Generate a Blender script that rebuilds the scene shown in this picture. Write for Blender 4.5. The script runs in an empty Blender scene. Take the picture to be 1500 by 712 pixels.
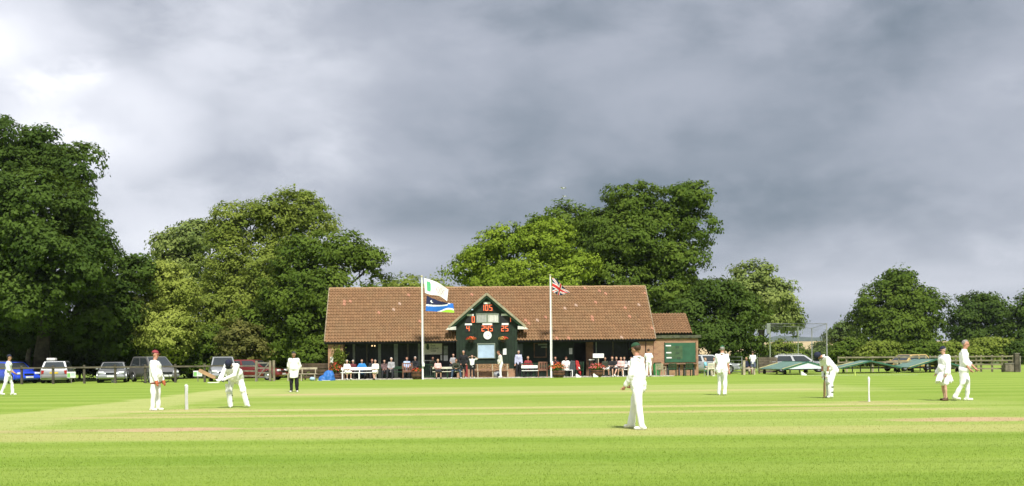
import bpy, bmesh, math, random
import numpy as np
from math import radians, sin, cos, pi, sqrt
from mathutils import Vector, Matrix
random.seed(7)
SC = bpy.context.scene
COL = SC.collection
# ---------------------------------------------------------------- camera
F, CAMH, ROLL, HX, HY = 1717.0, 1.48, radians(0.6), 750.0, 521.0
cam = bpy.data.cameras.new('camera'); camo = bpy.data.objects.new('camera', cam); COL.objects.link(camo)
cam.sensor_width = 36; cam.lens = F/1500*36; cam.shift_y = (HY-356)/1500
cam.clip_start = .1; cam.clip_end = 20000
camo.matrix_world = Matrix.Translation((0, 0, CAMH)) @ Matrix.Rotation(radians(90), 4, 'X') @ Matrix.Rotation(-ROLL, 4, 'Z')
SC.camera = camo
# ---------------------------------------------------------------- sky, sun, exposure
SUN_EL, SUN_AZ = radians(54), radians(17)          # azimuth: to the right of straight behind the camera
SUNV = Vector((sin(SUN_AZ)*cos(SUN_EL), -cos(SUN_AZ)*cos(SUN_EL), sin(SUN_EL)))
sl = bpy.data.lights.new('sun', 'SUN'); sl.energy = 3.6; sl.angle = radians(6); sl.color = (1, .965, .90)
so = bpy.data.objects.new('sun', sl); COL.objects.link(so)
so.rotation_euler = SUNV.to_track_quat('Z', 'Y').to_euler(); so.location = (0, -20, 60)
SC.view_settings.view_transform = 'Standard'; SC.view_settings.look = 'None'
SC.view_settings.exposure = .9; SC.view_settings.gamma = 1
W = bpy.data.worlds.new('World'); SC.world = W; W.use_nodes = True

class NT:
    """small helper for wiring nodes"""
    def __init__(s, tree): s.t = tree; s.n = tree.nodes; s.l = tree.links
    def new(s, kind, **kw):
        n = s.n.new(kind)
        for k, v in kw.items(): setattr(n, k, v)
        return n
    def put(s, sock, v):
        if isinstance(v, bpy.types.NodeSocket): s.l.new(v, sock)
        elif v is not None:
            if hasattr(sock.default_value, '__len__') and not hasattr(v, '__len__'): v = (v,)*len(sock.default_value)
            if hasattr(v, '__len__') and len(v) == 3 and len(sock.default_value) == 4: v = (*v, 1)
            sock.default_value = v
    def m(s, op, a, b=None, c=None, clamp=False):
        n = s.new('ShaderNodeMath', operation=op, use_clamp=clamp)
        s.put(n.inputs[0], a); s.put(n.inputs[1], b)
        if c is not None: s.put(n.inputs[2], c)
        return n.outputs[0]
    def vm(s, op, a, b=None):
        n = s.new('ShaderNodeVectorMath', operation=op); s.put(n.inputs[0], a)
        if b is not None: s.put(n.inputs[1], b)
        return n.outputs[0]
    def noise(s, vec, scale, detail=4, rough=.55, dist=0):
        n = s.new('ShaderNodeTexNoise'); s.put(n.inputs['Vector'], vec); n.inputs['Scale'].default_value = scale
        n.inputs['Detail'].default_value = detail; n.inputs['Roughness'].default_value = rough; n.inputs['Distortion'].default_value = dist
        return n.outputs['Fac']
    def mix(s, f, a, b, blend='MIX'):
        n = s.new('ShaderNodeMix', data_type='RGBA', blend_type=blend)
        s.put(n.inputs[0], f); s.put(n.inputs[6], a); s.put(n.inputs[7], b)
        return n.outputs[2]
    def ss(s, v, lo, hi, o0=0., o1=1.):
        n = s.new('ShaderNodeMapRange', interpolation_type='SMOOTHSTEP')
        s.put(n.inputs[0], v); s.put(n.inputs[1], lo); s.put(n.inputs[2], hi); s.put(n.inputs[3], o0); s.put(n.inputs[4], o1)
        return n.outputs[0]
    def xyz(s, v):
        n = s.new('ShaderNodeSeparateXYZ'); s.put(n.inputs[0], v); return n.outputs
    def comb(s, x, y, z):
        n = s.new('ShaderNodeCombineXYZ'); s.put(n.inputs[0], x); s.put(n.inputs[1], y); s.put(n.inputs[2], z); return n.outputs[0]

def build_world():
    t = NT(W.node_tree); t.n.clear()
    out = t.new('ShaderNodeOutputWorld')
    sky = t.new('ShaderNodeTexSky', sky_type='NISHITA'); sky.sun_disc = False
    sky.sun_elevation = SUN_EL; sky.sun_rotation = pi-SUN_AZ
    b1 = t.new('ShaderNodeBackground'); t.l.new(sky.outputs[0], b1.inputs[0]); b1.inputs[1].default_value = .08
    tc = t.new('ShaderNodeTexCoord').outputs['Generated']
    x, y, z = t.xyz(tc)
    p = t.comb(x, y, t.m('MULTIPLY', z, 1.9))
    n1 = t.noise(t.vm('ADD', p, (5.2, .3, 2.1)), 2.6, 3, .45, .15)        # big cloud masses
    n2 = t.noise(t.vm('ADD', p, (3.3, 1.7, .4)), 8.5, 8, .56, .15)        # billows
    n3 = t.noise(t.comb(x, y, t.m('MULTIPLY', z, 7.)), 3.6, 4, .45, .1)   # flat bases low in the sky
    wob = t.m('SUBTRACT', t.m('ADD', t.m('MULTIPLY', n2, 1.3), t.m('MULTIPLY', n1, .7)), 1.)
    def gap(x0, z0, sx, sz):                                             # thin places in the cloud, with ragged rims
        e = t.m('ADD', t.m('POWER', t.m('MULTIPLY', t.m('SUBTRACT', x, x0), 1/sx), 2.), t.m('POWER', t.m('MULTIPLY', t.m('SUBTRACT', z, z0), 1/sz), 2.))
        return t.ss(t.m('ADD', e, t.m('MULTIPLY', wob, 3.0)), -.1, 1.25, 1, 0)
    low = t.ss(z, .02, .15, 1, 0); side = t.ss(x, -.46, .05, 1, 0)
    b = t.m('ADD', t.m('MULTIPLY', t.m('SUBTRACT', n1, .5), 1.05), t.m('MULTIPLY', t.m('SUBTRACT', n2, .5), .84))
    b = t.m('ADD', b, t.m('MULTIPLY', t.m('MULTIPLY', t.m('SUBTRACT', n3, .5), low), .8))
    b = t.m('ADD', t.m('ADD', b, .20), t.m('MULTIPLY', side, .36))
    for g, k in (((-.42, .245, .09, .05), .52), ((-.33, .185, .08, .045), .42), ((-.10, .085, .16, .022), .34), ((-.28, .10, .10, .03), .22), ((.24, .052, .34, .026), .40), ((-.20, .25, .13, .07), .15), ((.14, .20, .10, .04), .13), ((.40, .16, .2, .03), .06)):
        b = t.m('ADD', b, t.m('MULTIPLY', gap(*g), k*.62))
    for g, k in (((.12, .30, .22, .05), .14), ((.02, .115, .20, .035), .17), ((.28, .11, .25, .03), .16), ((-.18, .265, .10, .03), .10)):
        b = t.m('SUBTRACT', b, t.m('MULTIPLY', gap(*g), k*.62))
    c = t.mix(t.ss(b, -.22, .40), (.138, .170, .208), (.310, .332, .385))
    c = t.mix(t.ss(b, .30, .72), c, (.565, .58, .635)); c = t.mix(t.ss(b, .66, 1.05), c, (.98, .98, 1.0))
    b2 = t.new('ShaderNodeBackground'); t.l.new(c, b2.inputs[0]); b2.inputs[1].default_value = .80
    mx = t.new('ShaderNodeMixShader'); mx.inputs[0].default_value = .96
    t.l.new(b1.outputs[0], mx.inputs[1]); t.l.new(b2.outputs[0], mx.inputs[2]); t.l.new(mx.outputs[0], out.inputs[0])
build_world()

# ---------------------------------------------------------------- from a measured direction to a point of the place
def ray(px, py):
    u, v = px-HX, HY-py; c, s = cos(ROLL), sin(ROLL)
    return (u*c+v*s)/F, (-u*s+v*c)/F
def at(px, py, Y):
    a, b = ray(px, py); return Vector((a*Y, Y, CAMH+b*Y))
def gnd(px, py, z=0.):
    a, b = ray(px, py); Y = (z-CAMH)/b; return Vector((a*Y, Y, z))
# ---------------------------------------------------------------- materials
_M = {}
def mat(name, col, rough=.7, var=.14, scale=5., bump=0., bscale=40., metal=0., spec=.35, coat=0., sub=0.):
    if name in _M: return _M[name]
    m = bpy.data.materials.new(name); m.use_nodes = True; _M[name] = m
    t = NT(m.node_tree); b = t.n['Principled BSDF']
    tc = t.new('ShaderNodeTexCoord').outputs['Object']
    n = t.noise(tc, scale, 5, .6)
    c2 = tuple(max(0, c*(1-var*1.6)) for c in col); c1 = tuple(c*(1+var) for c in col)
    c = t.mix(t.ss(n, .3, .7), c2, c1)
    t.l.new(c, b.inputs['Base Color'])
    b.inputs['Roughness'].default_value = rough; b.inputs['Metallic'].default_value = metal
    b.inputs['Specular IOR Level'].default_value = spec; b.inputs['Coat Weight'].default_value = coat
    if bump:
        bn = t.new('ShaderNodeBump'); bn.inputs['Strength'].default_value = bump; bn.inputs['Distance'].default_value = .02
        t.l.new(t.noise(tc, bscale, 4, .6), bn.inputs['Height']); t.l.new(bn.outputs[0], b.inputs['Normal'])
    return m
def bsdf(m): return m.node_tree.nodes['Principled BSDF']

def glow(name, col, strength):
    m = mat(name, col, .4, .05); b = bsdf(m)
    b.inputs['Emission Color'].default_value = (*col, 1); b.inputs['Emission Strength'].default_value = strength
    return m

# ---------------------------------------------------------------- mesh building
def basis(d, up=(0, 0, 1)):
    d = Vector(d).normalized(); u = Vector(up)
    if abs(d.dot(u)) > .98: u = Vector((0, 1, 0))
    a = d.cross(u).normalized(); return a, a.cross(d).normalized(), d
class MB:
    def __init__(s): s.v = []; s.f = []; s.mi = []; s.cur = 0
    def face(s, *ix): s.f.append(ix); s.mi.append(s.cur)
    def pts(s, ps):
        i = len(s.v); s.v += [tuple(p) for p in ps]; return i
    def poly(s, ps): i = s.pts(ps); s.face(*range(i, i+len(ps))); return s
    def box(s, c, d, R=None):
        x, y, z = d[0]/2, d[1]/2, d[2]/2; c = Vector(c)
        q = [Vector((a*x, b*y, e*z)) for e in (-1, 1) for b in (-1, 1) for a in (-1, 1)]
        if R is not None: q = [R @ v for v in q]
        i = s.pts([c+v for v in q])
        for f in ((0, 2, 3, 1), (4, 5, 7, 6), (0, 1, 5, 4), (2, 6, 7, 3), (0, 4, 6, 2), (1, 3, 7, 5)): s.face(*(i+k for k in f))
        return s
    def bar(s, p, q, w, h, up=(0, 0, 1)):
        p, q = Vector(p), Vector(q); a, b, d = basis(q-p, up)
        R = Matrix((a, d, b)).transposed(); return s.box((p+q)/2, (w, (q-p).length, h), R)
    def tube(s, ps, rs, n=8, close=True):
        ps = [Vector(p) for p in ps]; k0 = len(s.v)
        if not hasattr(rs, '__len__'): rs = [rs]*len(ps)
        a = None
        for j, p in enumerate(ps):
            d = (ps[min(j+1, len(ps)-1)]-ps[max(j-1, 0)])
            if a is None: a, b, d = basis(d)
            else:
                d = d.normalized(); a = (a-d*a.dot(d)).normalized(); b = d.cross(a)
            s.pts([p+(a*cos(2*pi*k/n)+b*sin(2*pi*k/n))*rs[j] for k in range(n)])
        for j in range(len(ps)-1):
            for k in range(n):
                k2 = (k+1) % n; s.face(k0+j*n+k, k0+j*n+k2, k0+(j+1)*n+k2, k0+(j+1)*n+k)
        if close:
            s.face(*range(k0+n-1, k0-1, -1)); e = k0+(len(ps)-1)*n; s.face(*range(e, e+n))
        return s
    def ell(s, c, r, n=12, m=8, R=None):
        c = Vector(c); r = r if hasattr(r, '__len__') else (r, r, r); k0 = len(s.v)
        for j in range(1, m):
            t = pi*j/m
            for k in range(n):
                q = Vector((r[0]*sin(t)*cos(2*pi*k/n), r[1]*sin(t)*sin(2*pi*k/n), r[2]*cos(t)))
                s.pts([c+(R @ q if R is not None else q)])
        top = s.pts([c+(R @ Vector((0, 0, r[2])) if R is not None else Vector((0, 0, r[2])))])
        bot = s.pts([c-(R @ Vector((0, 0, r[2])) if R is not None else Vector((0, 0, r[2])))])
        for j in range(m-2):
            for k in range(n):
                k2 = (k+1) % n; s.face(k0+j*n+k, k0+(j+1)*n+k, k0+(j+1)*n+k2, k0+j*n+k2)
        for k in range(n):
            k2 = (k+1) % n; s.face(top, k0+k, k0+k2); e = k0+(m-2)*n; s.face(bot, e+k2, e+k)
        return s
    def cap(s, p, q, r1, r2=None, n=10):
        r2 = r1 if r2 is None else r2; p, q = Vector(p), Vector(q)
        if (q-p).length < 1e-5: return s.ell(p, r1, n, 6)
        d = (q-p).normalized(); ps, rs = [], []
        for k in range(4): t = pi/2*(k+.25)/4; ps.append(p-d*r1*cos(t)); rs.append(r1*sin(t))
        for k in range(4): t = pi/2*(1-(k+.25)/4); ps.append(q+d*r2*cos(t)); rs.append(r2*sin(t))
        return s.tube(ps, rs, n)
    def prism(s, pts, axis, a, b):
        """outline PTS in the two other axes, pushed from A to B along AXIS"""
        def P(u, v, w): return {0: (w, u, v), 1: (u, w, v), 2: (u, v, w)}[axis]
        n = len(pts); i = s.pts([P(u, v, a) for u, v in pts]+[P(u, v, b) for u, v in pts])
        s.face(*range(i, i+n)); s.face(*range(i+2*n-1, i+n-1, -1))
        for k in range(n): k2 = (k+1) % n; s.face(i+k, i+n+k, i+n+k2, i+k2)
        return s
    def lathe(s, c, prof, n=16):
        c = Vector(c); k0 = len(s.v)
        for r, z in prof: s.pts([c+Vector((r*cos(2*pi*k/n), r*sin(2*pi*k/n), z)) for k in range(n)])
        for j in range(len(prof)-1):
            for k in range(n):
                k2 = (k+1) % n; s.face(k0+j*n+k, k0+j*n+k2, k0+(j+1)*n+k2, k0+(j+1)*n+k)
        s.face(*range(k0+n-1, k0-1, -1)); e = k0+(len(prof)-1)*n; s.face(*range(e, e+n))
        return s
    def grid(s, P, nu, nv, idx=None):
        k0 = s.pts([P(i/nu, j/nv) for j in range(nv+1) for i in range(nu+1)])
        for j in range(nv):
            for i in range(nu):
                a = k0+j*(nu+1)+i
                if idx: s.cur = idx((i+.5)/nu, (j+.5)/nv)
                s.face(a, a+1, a+nu+2, a+nu+1)
        return s
    def mesh(s, name):
        me = bpy.data.meshes.new(name); me.from_pydata(s.v, [], s.f)
        if any(s.mi): me.polygons.foreach_set('material_index', s.mi)
        me.update(); return me
    def build(s, name, mats, parent=None, smooth=False, bevel=0., **props):
        me = s.mesh(name)
        bm = bmesh.new(); bm.from_mesh(me); bmesh.ops.recalc_face_normals(bm, faces=bm.faces)
        if bevel: bmesh.ops.bevel(bm, geom=bm.edges[:]+bm.verts[:], offset=bevel, segments=1, affect='EDGES', clamp_overlap=True)
        bm.to_mesh(me); bm.free()
        o = obj(name, me, mats, parent, smooth, **props)
        if smooth: me.set_sharp_from_angle(angle=radians(48))
        return o

def obj(name, me, mats, parent=None, smooth=False, **props):
    for m in (mats if isinstance(mats, (list, tuple)) else [mats]): me.materials.append(m)
    if smooth: me.polygons.foreach_set('use_smooth', [True]*len(me.polygons))
    o = bpy.data.objects.new(name, me); COL.objects.link(o)
    if parent is not None: o.parent = parent
    for k, v in props.items():
        if v is not None: o[k] = v
    return o
def thing(name, label, cat, loc=(0, 0, 0), rz=0., group=None):
    o = bpy.data.objects.new(name, None); COL.objects.link(o); o.empty_display_size = .2
    o.location = loc; o.rotation_euler = (0, 0, rz); o['label'] = label; o['category'] = cat
    if group: o['group'] = group
    return o
def tag(o, label, cat, group=None):
    o['label'] = label; o['category'] = cat
    if group: o['group'] = group
    return o
_KIDS = {}
def copy_tree(o, loc=None, rz=None, label=None, parent=None):
    c = o.copy(); COL.objects.link(c)
    if parent is not None: c.parent = parent
    if loc is not None: c.location = loc
    if rz is not None: c.rotation_euler = (0, 0, rz)
    if label: c['label'] = label
    for ch in list(o.children): copy_tree(ch, parent=c)
    return c

def fuse(mb, voxel, smooth=4, fold=0., seed=0, fscale=9.):
    """one continuous skin over overlapping closed shapes"""
    me = mb.mesh('skin'); o = bpy.data.objects.new('skin', me); COL.objects.link(o)
    r = o.modifiers.new('r', 'REMESH'); r.mode = 'VOXEL'; r.voxel_size = voxel
    s = o.modifiers.new('s', 'SMOOTH'); s.factor = .5; s.iterations = smooth
    dg = bpy.context.evaluated_depsgraph_get()
    out = bpy.data.meshes.new_from_object(o.evaluated_get(dg))
    bpy.data.objects.remove(o); bpy.data.meshes.remove(me)
    if fold:
        n = len(out.vertices); co = np.empty(n*3); out.vertices.foreach_get('co', co); co = co.reshape(-1, 3)
        no = np.empty(n*3); out.vertex_normals.foreach_get('vector', no); no = no.reshape(-1, 3)
        rs = np.random.RandomState(seed); d = np.zeros(n)
        for k in range(7):
            w = rs.normal(size=3)*fscale*(1+k*.35); w[2] *= .55; ph = rs.rand()*6.28
            d += np.sin(co @ w+ph+1.5*np.sin(co @ w[[1, 2, 0]]*.6))/(1+k*.3)
        co += no*(d*fold/2.5)[:, None]; out.vertices.foreach_set('co', co.ravel())
    out.update(); return out
# ---------------------------------------------------------------- the ground
def lawn_material():
    m = bpy.data.materials.new('mown_grass'); m.use_nodes = True; t = NT(m.node_tree); b = t.n['Principled BSDF']
    g = t.new('ShaderNodeNewGeometry').outputs['Position']; X, Y, Z = t.xyz(g)
    # mowing bands lie along the pitch; their edges wander a little
    wob = t.m('MULTIPLY', t.m('SUBTRACT', t.noise(t.comb(t.m('MULTIPLY', X, .12), t.m('MULTIPLY', Y, .5), 0), 1., 3), .5), 1.6)
    Yw = t.m('ADD', Y, wob)
    band = t.ss(t.m('SINE', t.m('MULTIPLY', Yw, 2*pi/3.6)), -.5, .5)
    fine = t.noise(t.comb(t.m('MULTIPLY', X, 1.1), t.m('MULTIPLY', Y, 2.2), 0), 2.2, 6, .68)
    pat = t.noise(t.comb(t.m('MULTIPLY', X, .10), t.m('MULTIPLY', Y, .34), 0), 1., 4, .6)
    tuft = t.noise(t.comb(X, Y, 0), 26., 3, .7)
    lines = t.noise(t.comb(t.m('MULTIPLY', X, .035), t.m('MULTIPLY', Y, 1.15), 0), 1.3, 5, .68)
    A, B = (.236, .330, .046), (.174, .276, .029)
    c = t.mix(t.ss(pat, .3, .7), B, A)
    c = t.mix(t.m('MULTIPLY', band, t.ss(Y, 18., 30., .36, .55)), c, (.315, .39, .085))
    c = t.mix(t.ss(lines, .36, .64, .42, 0), c, (.145, .225, .022))
    # the square: closer cut, paler and drier
    ew = t.m('MULTIPLY', t.m('SUBTRACT', t.noise(t.comb(t.m('MULTIPLY', X, .4), t.m('MULTIPLY', Y, .4), 0), 1., 4), .5), 2.2)
    Xe = t.m('ADD', X, ew); Ye = t.m('ADD', Y, t.m('MULTIPLY', ew, .6))
    inx = t.m('MULTIPLY', t.ss(Xe, -14.2, -12.2), t.ss(Xe, 15.5, 12.5, 0, 1)) if False else t.m('MULTIPLY', t.ss(Xe, -14.2, -12.4), t.m('SUBTRACT', 1., t.ss(Xe, 13., 16.)))
    iny = t.m('MULTIPLY', t.ss(Ye, 20.6, 21.6), t.m('SUBTRACT', 1., t.ss(Ye, 55.5, 58.)))
    sq = t.m('MULTIPLY', inx, iny)
    def win(y0, y1, w=.35): return t.m('MULTIPLY', t.ss(Yw, y0-w, y0+w), t.m('SUBTRACT', 1., t.ss(Yw, y1-w, y1+w)))
    csq = (.295, .368, .084)
    csq = t.mix(t.m('MULTIPLY', win(35.6, 43.6, .8), .80), csq, (.205, .295, .036)); csq = t.mix(t.m('MULTIPLY', win(31.0, 32.5, .3), .6), csq, (.21, .30, .04))
    csq = t.mix(t.m('MULTIPLY', win(44.6, 56., .8), .55), csq, (.385, .40, .155)); csq = t.mix(t.m('MULTIPLY', win(26.3, 28.9), .35), csq, (.18, .28, .03))
    csq = t.mix(t.ss(pat, .35, .75), csq, (.305, .365, .095))
    c = t.mix(sq, c, csq)
    edge = t.m('MULTIPLY', t.m('MULTIPLY', t.ss(Xe, -14.3, -13.4), t.m('SUBTRACT', 1., t.ss(Xe, -11.4, -10.2))), iny); c = t.mix(t.m('MULTIPLY', edge, .85), c, (.40, .42, .15))
    c = t.mix(t.m('MULTIPLY', sq, t.ss(lines, .38, .62, .28, 0)), c, (.17, .26, .028))
    # worn strips and bowlers' ends, straw and bare soil
    wn = t.noise(t.comb(t.m('MULTIPLY', X, .45), t.m('MULTIPLY', Y, 1.6), 0), 1.6, 5, .65)
    def strip_at(y0, w, amount, col, x0=-11.5, x1=11.8):
        nonlocal c
        d = t.m('ABSOLUTE', t.m('SUBTRACT', Y, y0))
        k = t.m('MULTIPLY', t.m('SUBTRACT', 1., t.ss(d, w*.55, w)), t.m('MULTIPLY', t.ss(Xe, x0-.8, x0+.8), t.m('SUBTRACT', 1., t.ss(Xe, x1-.8, x1+.8))))
        k = t.m('MULTIPLY', k, t.ss(wn, .18, .62, amount*.45, amount)); c = t.mix(k, c, col)
    straw, soil = (.44, .385, .170), (.46, .335, .190)
    strip_at(22.5, 1.4, .75, (.40, .385, .140), -15, 17)
    strip_at(30.0, .62, .85, straw); strip_at(33.3, .80, .85, (.45, .405, .180))
    strip_at(47.2, 1.5, .75, (.44, .39, .170), -9.5, 12.5)
    def worn(x0, y0, rx, ry, amount, col=soil):
        nonlocal c
        e = t.m('ADD', t.m('POWER', t.m('MULTIPLY', t.m('SUBTRACT', X, x0), 1/rx), 2.), t.m('POWER', t.m('MULTIPLY', t.m('SUBTRACT', Y, y0), 1/ry), 2.))
        e = t.m('ADD', e, t.m('MULTIPLY', t.m('SUBTRACT', wn, .5), 1.8))
        c = t.mix(t.m('MULTIPLY', t.m('SUBTRACT', 1., t.ss(e, .1, 1.1)), amount), c, col)
    worn(-7.2, 24.6, 1.8, .85, 1.); worn(-9.7, 24.4, 2.2, .75, .5); worn(-3.6, 24.6, 2.6, .7, .45)
    worn(10.0, 25.3, 2.3, 1., 1.); worn(8.6, 31.3, 2.4, .6, .55); worn(-8.4, 31.3, 2.6, .6, .5); worn(10.4, 34.6, 1.2, .6, .6); worn(-9., 34.3, 1.6, .6, .6)
    worn(-8.3, 47.3, 2.6, 1., .5)
    c = t.mix(t.ss(fine, .25, .8, .0, .28), c, t.mix(.5, c, (.060, .120, .004)))
    c = t.mix(t.ss(tuft, .45, .85, 0, .25), c, (.30, .36, .09))
    t.l.new(c, b.inputs['Base Color']); b.inputs['Roughness'].default_value = .8; b.inputs['Specular IOR Level'].default_value = .15
    bn = t.new('ShaderNodeBump'); bn.inputs['Strength'].default_value = .7; bn.inputs['Distance'].default_value = .025
    h = t.m('ADD', t.noise(t.comb(X, Y, 0), 34., 4, .7), t.m('MULTIPLY', fine, .8)); t.l.new(h, bn.inputs['Height']); t.l.new(bn.outputs[0], b.inputs['Normal'])
    return m
LAWN = lawn_material()
def build_ground():
    mb = MB(); xs = [-6000, -600, -120, -40, 0, 40, 120, 600, 6000]; ys = [-300, -30, 0, 30, 60, 100, 200, 500, 6000]
    k = mb.pts([(x, y, 0) for y in ys for x in xs]); n = len(xs)
    for j in range(len(ys)-1):
        for i in range(n-1): a = k+j*n+i; mb.face(a, a+1, a+n+1, a+n)
    mb.build('ground', LAWN, kind='structure')
    # the rising stubble field and meadow beyond the ground, and the far wooded hill
    meadow = mat('meadow_grass', (.10, .15, .025), .85, .3, .5, .4, 12)
    wheat = mat('ripe_wheat', (.44, .345, .185), .9, .16, .35, .4, 8)
    hill = mat('hill_woods', (.035, .06, .02), .95, .4, .02)
    def slope(name, y0, y1, z0, z1, x0, x1, m, lift=0.):
        def P(u, v):
            y = y0+(y1-y0)*v; x = x0+(x1-x0)*u
            return (x, y, z0+(z1-z0)*v+lift*sin(u*7+1)+.15*sin(u*31+v*5)*(v > .01))
        MB().grid(P, 40, 6).build(name, m, smooth=True, kind='structure')
    slope('meadow', 125, 205, .004, .9, -60, 190, meadow)
    slope('wheat_field', 205, 330, .9, 4.5, -80, 260, wheat)
    def H(u, v):
        x = -3000+u*8800; k = sin(pi*min(1, v*1.0)*.5); q = x*.58
        top = 40+24*math.exp(-((x-1150)/900)**2)+9*sin(q*.0031+1)+6*sin(q*.011)+3.6*sin(q*.05)+2.4*sin(q*.117)
        return (x, 3800+v*1200, -2+top*k)
    MB().grid(H, 420, 6).build('hills', hill, smooth=True, kind='structure')
    # boundary line painted on the grass
    a, b = gnd(1178, 550), gnd(1345, 549); d = (b-a).normalized(); nn = Vector((-d.y, d.x, 0))*.13
    line = mat('line_paint', (.72, .76, .66), .8, .25, 8)
    MB().poly([a-nn+Vector((0, 0, .004)), b-nn+Vector((0, 0, .004)), b+nn+Vector((0, 0, .004)), a+nn+Vector((0, 0, .004))]).build('boundary_line', line, kind='structure')
build_ground()

def build_grass():
    """short blades over the near grass, thinning out with distance"""
    rs = np.random.RandomState(77); n = 230000; u = rs.rand(n); y0, y1 = 12.4, 60.
    Y = 1/(1/y0-(1/y0-1/y1)*u); X = rs.uniform(-.47, .47, n)*Y
    h = rs.uniform(.008, .022, n)*(1+.5*(rs.rand(n) > .93))*np.clip((62-Y)/36, 0, 1); w = rs.uniform(.0025, .005, n)*(Y/13)**.45; a = rs.rand(n)*6.283; l = rs.normal(size=(n, 2))*.55*h[:, None]
    dx, dy = np.cos(a)*w, np.sin(a)*w*.6; z = np.zeros(n)
    V = np.stack([np.stack([X-dx, Y-dy, z-.003], 1), np.stack([X+dx, Y+dy, z-.003], 1), np.stack([X+l[:, 0], Y+l[:, 1], h], 1)], 1).reshape(-1, 3)
    me = bpy.data.meshes.new('grass'); me.vertices.add(3*n); me.vertices.foreach_set('co', V.ravel().astype(np.float32)); me.loops.add(3*n); me.loops.foreach_set('vertex_index', np.arange(3*n, dtype=np.int32))
    me.polygons.add(n); me.polygons.foreach_set('loop_start', np.arange(0, 3*n, 3, dtype=np.int32)); me.update(calc_edges=True)
    o = obj('grass', me, LAWN); o['kind'] = 'stuff'
build_grass()

# ---------------------------------------------------------------- trees
def leaf_mat(name, lo, hi, trans=.28):
    m = bpy.data.materials.new(name); m.use_nodes = True; t = NT(m.node_tree); b = t.n['Principled BSDF']
    a = t.new('ShaderNodeAttribute', attribute_name='tint').outputs['Fac']
    c = t.mix(a, lo, hi); t.l.new(c, b.inputs['Base Color']); b.inputs['Roughness'].default_value = .75; b.inputs['Specular IOR Level'].default_value = .14
    tr = t.new('ShaderNodeBsdfTranslucent'); t.l.new(t.mix(.5, c, (.16, .22, .015)), tr.inputs[0])
    mx = t.new('ShaderNodeMixShader'); mx.inputs[0].default_value = trans
    t.l.new(b.outputs[0], mx.inputs[1]); t.l.new(tr.outputs[0], mx.inputs[2]); t.l.new(mx.outputs[0], t.n['Material Output'].inputs[0])
    return m
LEAF = dict(
    deep=leaf_mat('leaf_deep', (0.025, 0.054, 0.006), (0.086, 0.138, 0.019)),
    oak=leaf_mat('leaf_oak', (0.040, 0.080, 0.006), (0.124, 0.181, 0.021)),
    lime=leaf_mat('leaf_lime', (0.113, 0.191, 0.012), (0.282, 0.372, 0.034), .38),
    olive=leaf_mat('leaf_olive', (0.090, 0.140, 0.015), (0.250, 0.299, 0.049), .34),
    pale=leaf_mat('leaf_pale', (0.116, 0.171, 0.041), (0.262, 0.311, 0.081), .3),
    gold=leaf_mat('leaf_gold', (0.168, 0.221, 0.027), (0.420, 0.476, 0.098), .38),
    far=leaf_mat('leaf_far', (0.059, 0.100, 0.020), (0.134, 0.181, 0.037)),
    dry=leaf_mat('leaf_dry', (0.067, 0.081, 0.017), (0.171, 0.165, 0.041)))
BARK = mat('bark', (.060, .050, .036), .9, .35, 2., .8, 14)
STEM_SUN_TONE = mat('bark_sun_tone', (.19, .17, .12), .9, .35, 2., .8, 14)  # bark paled so its colour carries the sunlight on the trunks
LEAVES_MADE = 0
def leaves_mesh(name, C, N, size, tint, rs):
    """many small leaf sprays: one bent diamond each, facing roughly along N"""
    global LEAVES_MADE
    n = len(C); LEAVES_MADE += n
    N = N/np.linalg.norm(N, axis=1, keepdims=True)
    r = rs.normal(size=(n, 3)); T = np.cross(N, r); T /= np.linalg.norm(T, axis=1, keepdims=True)+1e-9; B = np.cross(N, T)
    l = (size*rs.uniform(.6, 1.35, n))[:, None]; w = l*rs.uniform(.42, .75, n)[:, None]; bend = l*rs.uniform(-.35, .35, n)[:, None]
    V = np.stack([C-T*l, C-B*w+N*bend, C+T*l, C+B*w+N*bend], 1).reshape(-1, 3)
    me = bpy.data.meshes.new(name); me.vertices.add(4*n); me.vertices.foreach_set('co', V.ravel().astype(np.float32))
    me.loops.add(4*n); me.loops.foreach_set('vertex_index', np.arange(4*n, dtype=np.int32))
    me.polygons.add(n); me.polygons.foreach_set('loop_start', np.arange(0, 4*n, 4, dtype=np.int32))
    at_ = me.attributes.new('tint', 'FLOAT', 'FACE'); at_.data.foreach_set('value', np.clip(tint, 0, 1).astype(np.float32))
    me.update(calc_edges=True); return me
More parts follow.
